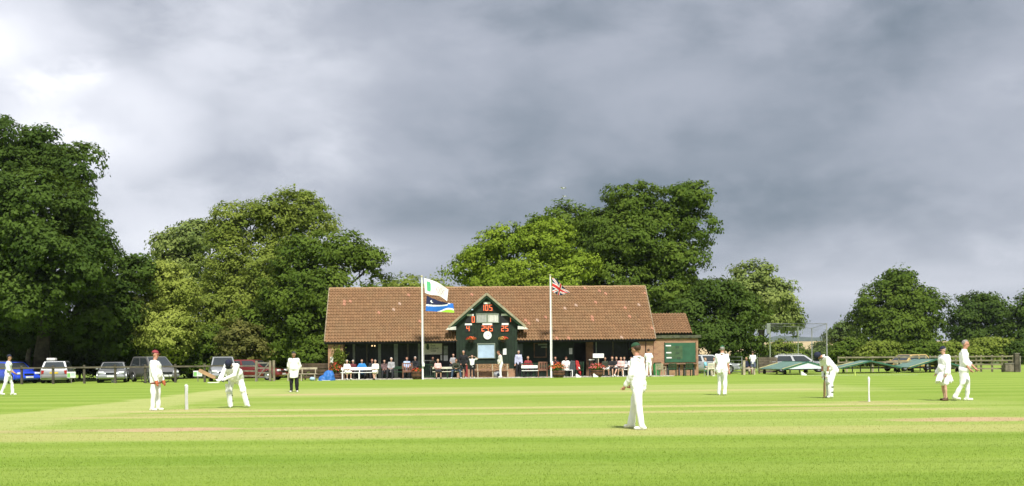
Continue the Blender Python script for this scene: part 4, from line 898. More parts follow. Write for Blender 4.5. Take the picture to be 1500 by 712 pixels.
def gloves(S, m, big=1., which=(1, -1)):
    for s in which:
        w, a, k = S['wri'][s], S['arm'][s], S['k']; c = a.cross(Vector((0, 0, 1)) if abs(a.z) < .8 else Vector((0, 1, 0))).normalized(); mb = MB()
        mb.cap(w-a*.06*k, w+a*.01*k, .050*k*big, .042*k*big); mb.cap(w, w+a*.08*k, .046*k*big, .05*k*big)
        for i in range(4): q = w+a*.075*k+c*(i-1.5)*.024*k*big; mb.cap(q, q+a*.085*k*(1, 1.1, 1.05, .9)[i], .018*k*big, .015*k*big)
        q = w+a*.03*k+c*.045*k*big; mb.cap(q-c*.02, q+(c*.7+a*.8)*.06*k, .020*k*big, .015*k*big); obj('glove', fuse(mb, .010, 2), m, S['P'], True)
def belt(S, m, z=.02):
    k, pel = S['k'], S['pel']; r = .178*k; MB().tube([pel+S['sp']*z*k+S['lat']*cos(a)*r*1.02+S['fw']*sin(a)*r*.72 for a in np.linspace(0, 2*pi, 25)], .020*k, 6, False).build('belt', m, S['P'], True)
NAVY = cloth('navy', (.014, .018, .040)); BLACK = cloth('black', (.012, .012, .014), .2); MAROON = cloth('maroon', (.22, .028, .030)); CAPG = cloth('cap_green', (.020, .065, .028))
def build_players():
    # fielder at the edge of the view, walking away to the left
    person('fielder in whites and dark cap walking with hands together in front of the blue car', gnd(12, 579), radians(100), dict(spine=(0, .08, 1), legL=((.06, .30, -1), (.02, .05, -1)), legR=((.06, -.18, -1), (.02, -.45, -1)), armL=((.12, .05, -1), (-.10, .75, -.6)), armR=((.12, .05, -1), (-.15, .8, -.5)), face=(0, 1, -.1)),
           H=1.78, top=('sweater', WHITES, 'rolled'), head=('cap', NAVY), hair='black', skin='tan', group='cricketers on the field', seed=1)
    # keeper with maroon cap
    def kp(S):
        gloves(S, mat('orange_glove', (.40, .10, .035), .6, .12), 1.08)
        belt(S, MAROON, -.13)
    person('wicket keeper in maroon cap with orange gloves standing by the far stump', gnd(228, 601.5), radians(82), dict(armL=((.10, .16, -1), (.02, .42, -1)), armR=((.10, .14, -1), (.02, .36, -1)), legL=((.06, .06, -1), (.03, -.04, -1)), legR=((.06, -.02, -1), (.03, -.08, -1)), spine=(0, -.02, 1), face=(.0, 1, -.1)),
           H=1.75, girth=1.14, top=('sweater', WHITES, 'long'), head=('cap', mat('cap_maroon', (.26, .035, .045), .7)), hair='brown', skin='ruddy', group='cricketers on the field', seed=2, extra=kp)
    # batsman leaning over the lifted bat
    def bt(S): pads(S); gloves(S, WHITES, 1.1)
    P, S = person('batsman in navy helmet bending forward with his bat lifted behind him', gnd(346, 597), radians(-6), dict(spine=(-.02, .98, 1), nod=(-.06, 1, .12), face=(-.1, .2, -1), twist=-6, legL=((.38, .10, -1), (.26, -.04, -1)), legR=((.20, .18, -1), (-.08, -.10, -1)),
           armL=((-.22, .40, -1), (-.95, .30, -.42)), armR=((.36, .05, -1), (.02, .62, -.30)), feet=(.7, -.2), curl=1.1), H=1.78, girth=1.42, top=('sweater', WHITES, 'long'), head=('helmet', NAVY), hair=None, skin='fair', group='cricketers on the field', seed=3, extra=bt, shoes=SHOE_W)
    h = toW(P, S['wri'][-1]+S['arm'][-1]*.07); d = Vector((-.93, .15, .42)).normalized()
    bat_thing('pale wooden bat lifted sideways by the helmeted batsman', h-d*.16, h+d*.70, (0, -1, .3), 'cricket bats')
    # umpire in the long white coat
    person('umpire in long white coat and black trousers with hands clasped behind him', gnd(431, 574.5), radians(4), dict(armL=((.26, -.30, -1), (-.45, -.35, -1)), armR=((.26, -.25, -1), (-.55, -.40, -.9)), coat=(.30, .03), legL=((.06, .02, -1), (.02, -.02, -1)), legR=((.06, .02, -1), (.02, -.02, -1))),
           H=1.76, girth=1.12, top=('coat', WHITES, 'long'), bottom=('trousers', BLACK), head=('cap', cloth('cap_dark', (.03, .032, .03)), cloth('cap_khaki', (.30, .26, .12))), hair='grey', skin='ruddy', group='umpires', seed=4, collar=NAVY)
    # biggest fielder
    person('tall fielder in green cap and whites watching the pitch with hands held before him', gnd(936, 629), radians(-118), dict(spine=(.0, .04, 1), twist=-8, nod=(0, .18, 1), face=(-.25, 1, -.08), armL=((.14, .10, -1), (-.12, .55, -.85)), armR=((.12, .16, -1), (-.28, .62, -.80)), legL=((.12, -.14, -1), (.08, -.20, -1)), legR=((.10, .36, -1), (.08, .22, -1)), feet=(.25, .05), curl=.8),
           H=1.73, girth=1.2, top=('shirt', WHITES, 'long'), head=('cap', CAPG), hair='brown', skin='ruddy', group='cricketers on the field', seed=5, fine=.011)
    person('fielder in green cap with bare forearms walking away toward the pavilion tables', gnd(1058, 579), radians(158), dict(spine=(0, .06, 1), nod=(0, .3, 1), face=(.2, 1, -.2), armL=((.16, .10, -1), (.06, .30, -1)), armR=((.18, -.08, -1), (.06, .12, -1)), legL=((.05, .26, -1), (.02, -.02, -1)), legR=((.03, .02, -1), (.02, -.42, -1))),
           H=1.78, girth=1.2, top=('shirt', WHITES, 'short'), head=('cap', mat('cap_bright_green', (.025, .12, .045), .7)), hair='grey', skin='ruddy', group='cricketers on the field', seed=6)
    # batsman at the near-right wicket
    def b2(S): pads(S); gloves(S, WHITES, 1.0); belt(S, mat('green_belt', (.02, .06, .04), .6), -.06)
    P, S = person('stooping batsman in navy helmet with the bat grounded by his pads', gnd(1219, 583), radians(-72), dict(spine=(.0, .80, 1), nod=(0, 1, .15), face=(-.1, .55, -.85), legL=((.06, .26, -1), (.03, .05, -1)), legR=((.06, .10, -1), (.04, -.12, -1)), armL=((.04, -.14, -1), (-.30, .02, -1)), armR=((.02, -.16, -1), (-.26, .06, -1)), curl=1.2),
           H=1.77, girth=1.28, top=('shirt', WHITES, 'short'), head=('helmet', NAVY), hair=None, skin='ruddy', group='cricketers on the field', seed=7, extra=b2, shoes=SHOE_W)
    h = toW(P, (S['wri'][1]+S['wri'][-1])/2+S['arm'][1]*.06); e = Vector((h.x-.04, h.y-.10, .02))
    bat_thing('pale bat standing upright in front of the stooping batsman', h+(h-e).normalized()*.12, e, (-1, -.3, 0), 'cricket bats')
    # second umpire, with jacket and shorts
    person('umpire in white coat over shorts with bare legs and a navy cap', gnd(1384, 587), radians(-72), dict(spine=(0, .02, 1), nod=(0, .25, 1), face=(0, 1, -.15), armL=((.16, .12, -1), (.02, .35, -1)), armR=((.20, -.1, -1), (.05, .5, -.8)), legL=((.05, .16, -1), (.03, -.06, -1)), legR=((.05, -.02, -1), (.03, -.22, -1)), coat=(.37, .15)),
           H=1.64, girth=1.18, top=('coat', WHITES, 'long'), bottom=('shorts', WHITES), shoes=SHOE_BR, head=('cap', NAVY), hair='grey', skin='fair', group='umpires', seed=8)
    person('tall grey haired man in whites striding along bareheaded at the end of the field', gnd(1412, 587), radians(62), dict(spine=(0, .05, 1), nod=(0, .2, 1), face=(-.1, 1, -.2), armL=((.14, .30, -1), (.02, .75, -.8)), armR=((.12, .05, -1), (-.25, .60, -.85)), legL=((.05, .22, -1), (.02, -.06, -1)), legR=((.05, -.06, -1), (.02, -.52, -1)), curl=.7),
           H=1.83, girth=1.14, top=('shirt', WHITES, 'rolled'), hair='grey', skin='ruddy', group='cricketers on the field', seed=9)
    person('youth in white t-shirt and grey shorts standing with his back turned by the gate', gnd(1103, 548.5), radians(172), dict(nod=(0, .35, 1), face=(0, 1, -.5), armL=((.2, .2, -1), (-.3, .8, -.2)), armR=((.2, .15, -1), (-.2, .8, -.2))), H=1.62, top=('tee', WHITES, 'short'), bottom=('shorts', cloth('slate', (.10, .12, .18))), shoes=SHOE_BR, hair='brown', skin='tan', group='people by the gate', seed=10)
build_players()

LB = cloth('light_blue', (.36, .46, .66)); LAV = cloth('lavender', (.48, .50, .68)); BLUE = cloth('jacket_blue', (.03, .20, .48)); GREYS = cloth('grey_shirt', (.30, .30, .31)); REDJ = cloth('red_jumper', (.22, .025, .03)); PINK = cloth('pink_top', (.72, .42, .40)); DKRED = cloth('dark_red', (.12, .02, .025)); JEAN = cloth('jeans', (.05, .08, .13)); TAUPE = cloth('taupe', (.20, .17, .14)); SUIT = cloth('dark_suit', (.02, .022, .026)); PRINT = cloth('dark_print', (.10, .06, .06), .9); BEIGE = cloth('beige', (.46, .40, .30)); OLIVE = cloth('dark_olive', (.035, .04, .025)); AQUA = cloth('aqua', (.22, .48, .58)); RED = cloth('red', (.40, .03, .03))
G_P = 'spectators in front of the pavilion'
def spot(px, yl, z=.05):
    q = pav(px, 530, yl); return pw(q.x, yl, z)
def stand(label, px, yl, rz=0, **kw): kw.setdefault('group', G_P); kw.setdefault('fine', .024); return person(label, spot(px, yl), TH+radians(rz), **kw)
def sit(label, px, yl, rz=0, seat=.50, pose=None, **kw):
    kw.setdefault('group', G_P); kw.setdefault('fine', .024); return person(label, spot(px, yl), TH+radians(rz), pose or SIT, seat=seat, **kw)
def build_spectators():
    lap = dict(armL=((.16, .2, -1), (-.6, .8, -.1)), armR=((.16, .2, -1), (-.6, .8, -.05)))
    sit('woman in white with bare legs and white shoes on the white bench', 508.5, -2.0, 20, pose=sitp(**lap, legL=((.10, 1, -.1), (0, .02, -1)), legR=((.10, 1, -.1), (0, .02, -1))), H=1.66, girth=1.15, top=('shirt', CREAMY, 'rolled'), bottom=('skirt', CREAMY), hair='white', seed=21)
    sit('grey haired woman in dark red behind the white bench', 517, -.9, 0, H=1.64, top=('sweater', DKRED, 'long'), bottom=('trousers', SUIT), shoes=SHOE_B, hair='white', seed=22)
    sit('person in bright blue jacket seated behind the white bench', 530, -1.1, 8, pose=sitp(armL=((.5, .3, -1), (-.5, .8, -.1)), armR=((.5, .3, -1), (-.5, .8, -.1))), H=1.74, girth=1.1, top=('sweater', BLUE, 'long'), bottom=('trousers', SUIT), hair='brown', shoes=SHOE_B, seed=23)
    sit('red faced man in dark clothes behind the woman in white', 545, -.3, 10, H=1.76, top=('sweater', SUIT, 'long'), bottom=('trousers', SUIT), hair='red', skin='ruddy', shoes=SHOE_B, seed=24)
    sit('woman in white dress seated with crossed ankles at the other end of the white bench', 549.5, -2.0, -6, pose=sitp(**lap, legL=((-.02, 1, -.12), (-.12, -.02, -1)), legR=((-.02, 1, -.12), (-.12, .02, -1))), H=1.66, girth=1.2, top=('shirt', CREAMY, 'long'), bottom=('skirt', CREAMY), hair='grey', shoes=SHOE_B, seed=25)
    sit('woman in dark patterned top seated beside the grey shirted man', 563, -1.0, 5, H=1.64, top=('sweater', PRINT, 'long'), bottom=('trousers', SUIT), hair='brown', shoes=SHOE_B, seed=26)
    sit('white haired man in grey shirt seated upright with a dark lap', 573, -1.2, -10, H=1.80, top=('shirt', GREYS, 'long'), bottom=('trousers', SUIT), hair='white', shoes=SHOE_B, seed=27, seat=.56)
    sit('man in light blue shirt seated behind the brown armchair', 596, -.6, 0, H=1.78, girth=1.15, top=('shirt', LB, 'short'), bottom=('trousers', SUIT), hair='brown', skin='ruddy', shoes=SHOE_B, seed=28, seat=.60)
    sit('white haired man in dark suit and white shirt behind the flower tub', 608, -.6, -8, H=1.78, top=('sweater', SUIT, 'long'), bottom=('trousers', SUIT), hair='white', shoes=SHOE_B, seed=29, seat=.62)
    sit('person with face in shade seated below the cream sign', 634, .1, 0, H=1.74, top=('sweater', OLIVE, 'long'), bottom=('trousers', SUIT), hair='brown', skin='tan', shoes=SHOE_B, seed=30, seat=.62)
    sit('fair haired woman in pink top and dark skirt seated on the plank bench', 641.5, -2.0, 6, pose=sitp(**lap, legL=((.12, 1, -.12), (.03, -.05, -1)), legR=((.12, 1, -.12), (.05, .06, -1))), H=1.66, girth=1.1, top=('tee', PINK, 'short'), bottom=('skirt', SUIT), shoes=SHOE_B, hair='fair', seed=31)
    sit('man in dark jacket and jeans leaning forward at the end of the plank bench', 668.5, -2.0, -4, pose=sitp(spine=(0, .35, 1), legL=((.42, 1, -.05), (.08, -.05, -1)), legR=((.42, 1, -.05), (.08, .05, -1)), armL=((.25, .6, -1), (-.85, .7, -.3)), armR=((.25, .6, -1), (-.85, .7, -.3)), nod=(0, .4, 1)), H=1.76, top=('sweater', OLIVE, 'long'), bottom=('trousers', JEAN), hair='brown', skin='ruddy', seed=32)
    sit('woman in pale grey top seated in the shade behind the man in jeans', 664, -.25, -8, H=1.66, top=('tee', GREYS, 'short'), bottom=('trousers', SUIT), hair='brown', shoes=SHOE_B, seed=33, seat=.85)
    stand('standing man in black jumper with his hands at his hips', 679, -2.05, -6, pose=dict(armL=((.55, -.1, -1), (-.45, .35, -.9)), armR=((.55, -.1, -1), (-.45, .35, -.9))), H=1.82, girth=1.05, top=('sweater', BLACK, 'long'), bottom=('trousers', SUIT), hair='grey', skin='ruddy', seed=34)
    stand('child in white t-shirt and black trousers holding both hands up to the head', 691.5, -1.8, 0, pose=dict(armL=((.8, .25, .15), (-.85, .25, .55)), armR=((.8, .25, .15), (-.85, .25, .55))), H=1.52, girth=1.08, top=('tee', WHITES, 'short'), bottom=('trousers', BLACK), hair='brown', seed=35)
    stand('man in cricket whites with red collar looking down by the bright window', 733.5, -1.95, -82, pose=dict(spine=(0, .10, 1), nod=(0, .75, 1), face=(0, .9, -.7), armL=((.12, .10, -1), (.02, .45, -1)), armR=((.12, .05, -1), (-.05, .35, -1)), legL=((.05, .1, -1), (.03, 0, -1)), legR=((.05, 0, -1), (.03, -.06, -1))), H=1.80, girth=1.16, top=('shirt', CREAMY, 'long'), bottom=('trousers', WHITES), hair='red', skin='ruddy', seed=36, collar=RED)
    stand('grey haired man in lavender shirt and black trousers standing behind the white bench', 759.5, -.75, -8, pose=dict(armL=((.16, 0, -1), (.05, .12, -1)), armR=((.16, 0, -1), (.05, .12, -1)), nod=(.1, .3, 1), face=(-.2, 1, -.3)), H=1.80, top=('shirt', LAV, 'long'), bottom=('trousers', BLACK), hair='grey', shoes=SHOE_B, seed=37)
    sit('man in dark red jumper seated behind the white bench', 773.5, -.8, 0, pose=sitp(armL=((.4, .2, -1), (-.4, .8, -.1)), armR=((.4, .2, -1), (-.4, .8, -.1))), H=1.78, girth=1.12, top=('sweater', REDJ, 'long'), bottom=('trousers', SUIT), hair='fair', skin='ruddy', shoes=SHOE_B, seed=38, seat=.56)
    sit('person in black with pale hands folded beside the second flag pole', 813.5, -.8, 0, pose=sitp(**lap), H=1.72, top=('sweater', BLACK, 'long'), bottom=('trousers', BLACK), hair='brown', skin='ruddy', shoes=SHOE_B, seed=39, seat=.55)
    sit('person in white shirt with bowed head seated behind the white chair', 829, -.7, 6, pose=sitp(nod=(0, .8, 1), face=(0, .8, -.8), armL=((.5, .2, -1), (-.6, .7, -.1)), armR=((.5, .2, -1), (-.6, .7, -.1))), H=1.72, girth=1.1, top=('tee', WHITES, 'short'), bottom=('trousers', SUIT), hair='red', shoes=SHOE_B, seed=40, seat=.55)
    sit('dark haired person in olive top and white shorts seated beside the white board', 886.5, -1.7, 0, H=1.68, top=('sweater', OLIVE, 'long'), bottom=('shorts', WHITES), hair='brown', skin='tan', shoes=SHOE_B, seed=41)
    sit('person in black top and shorts with bare legs beside the white board', 897, -1.9, 12, pose=sitp(armL=((.3, .3, -1), (-.6, .8, -.1)), armR=((.4, .2, -1), (-.4, .8, -.1)), legL=((.08, 1, -.15), (-.55, .45, -1)), legR=((.15, 1, -.1), (0, .05, -1))), H=1.76, top=('tee', BLACK, 'short'), bottom=('shorts', BLACK), hair='red', skin='fair', seed=42)
    sit('person in dark top seated between two sitters in shorts', 903, -.7, 0, H=1.70, top=('sweater', SUIT, 'long'), bottom=('trousers', SUIT), hair='fair', shoes=SHOE_B, seed=43)
    sit('woman with pink top in black jacket and taupe shorts seated with bare shins', 909.5, -1.9, -14, pose=sitp(**lap, legL=((.10, 1, -.15), (.12, .12, -1)), legR=((.10, 1, -.15), (.1, -.1, -1))), H=1.70, top=('sweater', PINK, 'long'), bottom=('shorts', TAUPE), hair='brown', skin='fair', seed=44)
    sit('fair haired woman in grey top behind the taupe shorts sitter', 914.5, -.8, -6, H=1.66, top=('tee', GREYS, 'short'), bottom=('trousers', SUIT), hair='fair', shoes=SHOE_B, seed=45)
    sit('person in white top seated half hidden by the tall fielder', 924.5, -1.5, -10, H=1.68, top=('tee', WHITES, 'short'), bottom=('trousers', BEIGE), hair='brown', skin='tan', seed=46)
    P, S = stand('man in white t-shirt and trousers half hidden behind the tall fielder', 950, -2.3, 165, pose=dict(armR=((.35, .1, -1), (.05, .2, -1)), armL=((.3, .3, -1), (-.3, .7, .2))), H=1.80, girth=1.08, top=('tee', WHITES, 'short'), bottom=('trousers', WHITES), hair='brown', skin='fair', seed=47)
    def outdoors(label, px, py, rz, seat, **kw):
        q = gnd(px, py); kw.setdefault('fine', .024); return person(label, q, radians(rz), SIT, seat=seat, group='people at the garden tables', **kw)
    outdoors('person in pale aqua top seated on the cream chair by the gate', 1034, 551, 70, .46, H=1.62, top=('tee', AQUA, 'short'), bottom=('trousers', BEIGE), hair='fair', seed=48)
    outdoors('person in red seated beyond the corner of the lean-to', 1025, 546.5, -20, .48, H=1.68, top=('sweater', RED, 'long'), bottom=('trousers', SUIT), hair='black', skin='tan', shoes=SHOE_B, seed=49)
    outdoors('person in white with dark hair seated behind the walking fielder', 1046, 549.5, -70, .46, H=1.66, top=('tee', WHITES, 'short'), bottom=('trousers', NAVY), hair='black', shoes=SHOE_B, seed=50)
    outdoors('person in navy seated low beside the youth in grey shorts', 1094, 548.5, 30, .42, H=1.70, top=('sweater', NAVY, 'long'), bottom=('trousers', BEIGE), hair='fair', skin='tan', shoes=SHOE_W, seed=51)
build_spectators()
# ---------------------------------------------------------------- wickets, fences, furniture, flags
def build_wickets():
    for px, py, lab in ((273.3, 600, 'white set of stumps beside the wicket keeper in the maroon cap'), (1273, 588.5, 'white set of stumps standing clear between the stooping batsman and the umpire in shorts')):
        b = gnd(px, py); W_ = thing('wicket', lab, 'wicket', b, radians(82 if px < 700 else 64), 'wickets at both ends of the pitch')
        for i in (-1, 0, 1):
            MB().tube([(i*.068, 0, -.02), (i*.068, 0, .70), (i*.068, 0, .715)], [.026, .026, .014], 10).build('stump', WHITES, W_, True)
        for i in (-1, 1): MB().tube([(i*.034-.05, 0, .727), (i*.034, 0, .733), (i*.034+.05, 0, .727)], [.007, .014, .007], 8).build('bail', WHITES, W_, True)
build_wickets()

def rail_fence(label, pts, h, rails, m, name='rail_fence', pw_=.10, rw=(.04, .09), over=0., group=None, pm=None):
    """posts at PTS with one rail object per bay"""
    o = thing(name, label, 'fence', pts[0], 0, group); b = Vector(pts[0])
    for p in pts:
        q = Vector(p)-b; MB().box((q.x, q.y, (h+over)/2-.05), (pw_, pw_, h+over+.1)).build('post', pm or m, o, bevel=.008)
    for p, q in zip(pts, pts[1:]):
        p, q = Vector(p)-b, Vector(q)-b; d = (q-p).normalized(); n = Vector((d.y, -d.x, 0))*(pw_/2+rw[0]/2+.002); n = n if n.y < 0 else -n
        for z in rails: MB().bar(p+n+Vector((0, 0, z-.006+random.uniform(0, .012)))+d*.006, q+n+Vector((0, 0, z+random.uniform(-.01, .01)))-d*.006, rw[0], rw[1]).build('rail', m, o)
    return o
def build_fences():
    ps = [gnd(px, 563.4-.0118*px) for px in (-58, -13, 32, 78, 123.6, 169, 213, 257, 300, 345)]
    rail_fence('weathered post and rail fence, shade painted into its dark colour, along the parked cars', ps, 1.08, (1.02,), mat('rail_shade_tone', (.115, .100, .068), .85, .25, 2.5, .4, 18), over=.09, pw_=.13, rw=(.05, .10), pm=mat('post_shade_tone', (.085, .075, .052), .85, .25, 2.5, .4, 18))  # rail and post colours darkened to stand for shade
    ps = [gnd(px, 558.9) for px in (347, 375)]; rail_fence('short brown rail fence in front of the red car', ps, 1.02, (1.0, .68, .36), M['grey'])
    g = [gnd(376, 558.6), gnd(396, 558.4)]; o = thing('field_gate', 'grey wooden gate with taller posts next to the boarded fence', 'gate', g[0]); d = g[1]-g[0]
    for i, (u, hh) in enumerate(((0, 1.32), (1, 1.32), (1.27, 1.34))): q = d*u; MB().box((q.x, q.y, hh/2-.05), (.15, .15, hh+.1)).build('post', mat('gate_post', (.21, .18, .12), .85, .25, 2.5, .4, 18), o, bevel=.01)
    for z in (.28, .55, .85, 1.18): MB().bar(d*.08+Vector((0, -.02, z)), d*.92+Vector((0, -.02, z)), .035, .085).build('rail', M['grey'], o)
    MB().bar(d*.1+Vector((0, -.05, .28)), d*.9+Vector((0, -.05, 1.15)), .03, .07).build('brace', M['grey'], o)
    ps = [gnd(px, 558.6-.004*(px-405)) for px in (406, 430, 455, 481)]; brown = mat('fence_boards', (.085, .058, .036), .85, .3, 2, .4, 18)
    rail_fence('low fence of wide brown boards running up to the pavilion pier', [p+Vector((0, 4.2, 0)) for p in ps], 1.05, (.18, .40, .62, .84, 1.02), brown, name='board_fence', rw=(.03, .17))
    # right-hand fence: long bays first, then close posts
    pale = mat('fence_pale', (.30, .27, .17), .85, .2, 2.5, .4, 18)
    RF = lambda px: (lambda Y: Vector((ray(px, 515)[0]*Y, Y, 0)))(88-(px-1228)*.031)
    ps = [RF(px) for px in (1228, 1240, 1278, 1317, 1356)]; rail_fence('long pale two railed fence behind the pitch covers', ps, 1.15, (1.08, .72), pale, rw=(.05, .11), pw_=.12, group='pale fences behind the pitch covers')
    ps = [RF(px) for px in (1362, 1370, 1385, 1400, 1415, 1430, 1437, 1453, 1468, 1484)]; rail_fence('pale four railed fence with close posts ending at a thick dark post', ps, 1.17, (1.08, .80, .52, .24), pale, rw=(.045, .10), pw_=.11, group='pale fences behind the pitch covers')
    q = RF(1489); p = thing('fence_post', 'thick dark end post of the four railed fence', 'post', q); MB().box((0, 0, .6), (.30, .25, 1.3)).build('post_shaft', mat('dark_post', (.09, .08, .055), .9, .3, 3, .4, 18), p, bevel=.02); MB().box((0, 0, 1.27), (.34, .29, .05)).build('post_cap', M['grey'], p)
    q = RF(1475); p = thing('water_trough', 'small grey box standing in front of the four railed fence', 'trough', q); MB().box((0, -.25, .30), (.62, .4, .55)).build('tub', mat('grey_brown', (.16, .14, .10), .9, .3, 3), p, bevel=.02); MB().box((0, -.25, .60), (.68, .46, .05)).build('rim', M['grey'], p)
    ps = [RF(px) for px in (1494, 1518, 1545)]; rail_fence('wire and post fence beyond the thick dark post', ps, 1.1, (1.05, .75, .45, .2), M['grey'], rw=(.012, .012), pw_=.09)
    # metal field gate by the tables
    a, b = gnd(1048, 548.6), gnd(1087, 548.4); d = b-a; o = thing('metal_gate', 'galvanised metal bar gate behind the walking fielder', 'gate', a); a0 = Vector()
    for z in (.18, .36, .55, .76, .98, 1.22): MB().tube([Vector((0, 0, z)), d+Vector((0, 0, z))], .022, 7).build('bar', M['steel'], o, True)
    for u in (0, .5, 1): MB().tube([d*u+Vector((0, .0, .14)), d*u+Vector((0, 0, 1.25))], .028, 8).build('upright', M['steel'], o, True)
    q = gnd(1090, 549); p = thing('gate_post', 'pale square post at the end of the metal gate', 'post', q); MB().box((0, 0, .45), (.16, .16, 1.0)).build('post_shaft', M['pale'], p, bevel=.01); MB().box((0, 0, .965), (.19, .19, .03)).build('post_cap', M['pale'], p)
    ps = [gnd(px, 547.4) for px in (1112, 1119, 1138)]; rail_fence('low grey brown board fence behind the youth in grey shorts', ps, 1.15, (.15, .35, .55, .75, .95, 1.1), mat('taupe_boards', (.17, .14, .10), .85, .25, 2.5, .4, 18), name='board_fence', rw=(.03, .17))
    # green railings in front of the veranda
    for x0, x1, lab in ((621, 633, 'short run of dark green railings below the cream sign'), (870.5, 874.5, 'narrow dark railing beside the tub of pink flowers'), (764, 790, 'dark railings behind the clear white bench'), (836, 841, 'dark railing beside the red jacket')):
        a, b = pav(x0, 530, -1.05).x, pav(x1, 530, -1.05).x; o = thing('railing', lab, 'railing', pw(a, -1.05, .05), TH, 'railings along the veranda'); n = max(3, int((b-a)/.13))
        for i in range(n+1): MB().box((i*(b-a)/n, 0, .46), (.025, .02, .88)).build('baluster', M['greend'], o)
        for z in (.12, .90): MB().box(((b-a)/2, 0, z), (b-a+.06, .045, .04)).build('rail', M['greend'], o)
build_fences()

def bench(name, label, px0, px1, yl, m, back=(.58, .78), seat=.45, group=None, rz=0, legm=None, cat='bench', slats=1, z=.05):
    a, b = pav(px0, 530, yl).x, pav(px1, 530, yl).x; w = b-a; o = thing(name, label, cat, pw((a+b)/2, yl, z), TH+radians(rz), group); lm = legm or m
    for i in range(3): MB().box((0, -.17+.17*i, seat-.02), (w, .15, .04)).build('seat_plank', m, o, bevel=.004)
    n = 1 if back[1]-back[0] < .25 else 3
    for i in range(n): h = (back[1]-back[0])/n; MB().box((0, .30+.02*i, back[0]+h*(i+.5)), (w, .035, h-.012)).build('back_plank', m, o, bevel=.004)
    for x in [-w/2+.12, w/2-.12]+([0] if w > 1.6 else []):
        MB().box((x, -.20, (seat-.04)/2), (.07, .06, seat-.04)).build('leg', lm, o); MB().bar((x, .24, 0), (x, .335, back[1]-.03), .06, .06, (0, 1, 0)).build('leg', lm, o)
        MB().box((x, .03, seat-.07), (.055, .42, .05)).build('cross_rail', lm, o)
    return o
def chair(label, base, rz, m, group, name='chair', arms=True, slats=5, h=.98, w=.54, z0=0.):
    o = thing(name, label, 'chair', base, rz, group)
    MB().box((0, 0, .43), (w, .50, .04)).build('seat', m, o, bevel=.008)
    for s in (-1, 1):
        MB().box((s*(w/2-.03), -.22, .31 if arms else .205), (.05, .05, .62 if arms else .41)).build('leg', m, o); MB().bar((s*(w/2-.03), .23, 0), (s*(w/2-.03), .30, h), .05, .05, (0, 1, 0)).build('leg', m, o)
        if arms: MB().box((s*(w/2-.03), .0, .635), (.065, .56, .03)).build('armrest', m, o, bevel=.006)
    for z in (.50, h-.03): MB().box((0, .272+.03*(z > .6), z), (w-.1, .03, .07)).build('back_rail', m, o)
    for i in range(slats): MB().bar((-w/2+.1+(w-.2)*i/(slats-1), .270, .53), (-w/2+.1+(w-.2)*i/(slats-1), .297, h-.07), .05, .018, (0, 1, 0)).build('back_slat', m, o)
    return o
def tub(label, px, yl, r, h, cols, seed, fr=(1.15, 1.1, .32), fz=.06, z=.05, m=None):
    q = pav(px, 530, yl); o = thing('flower_tub', label, 'flower tub', pw(q.x, yl, z), TH, 'flower tubs along the pavilion')
    MB().lathe((0, 0, 0), [(r*.80, 0), (r*.93, h*.3), (r, h*.65), (r*.98, h), (r*.88, h), (r*.86, h*.9)], 18).build('half_barrel', m or mat('barrel_wood', (.13, .062, .032), .8, .3, 5, .4, 20), o, True)
    for zz, rr in ((.2, .905), (.72, 1.005)): MB().lathe((0, 0, 0), [(r*rr, h*zz), (r*rr+.012, h*zz), (r*(rr+.008)+.012, h*zz+.04), (r*rr, h*zz+.04)], 18).build('hoop', M['iron'], o, True)
    MB().lathe((0, 0, 0), [(.001, h*.9), (r*.86, h*.9), (r*.86, h*.93), (.001, h*.93)], 14).build('soil', M['tube'], o)
    flower_bunch(o, (0, 0, h+fz), (r*fr[0], r*fr[1], fr[2]), cols, 130, seed); return o
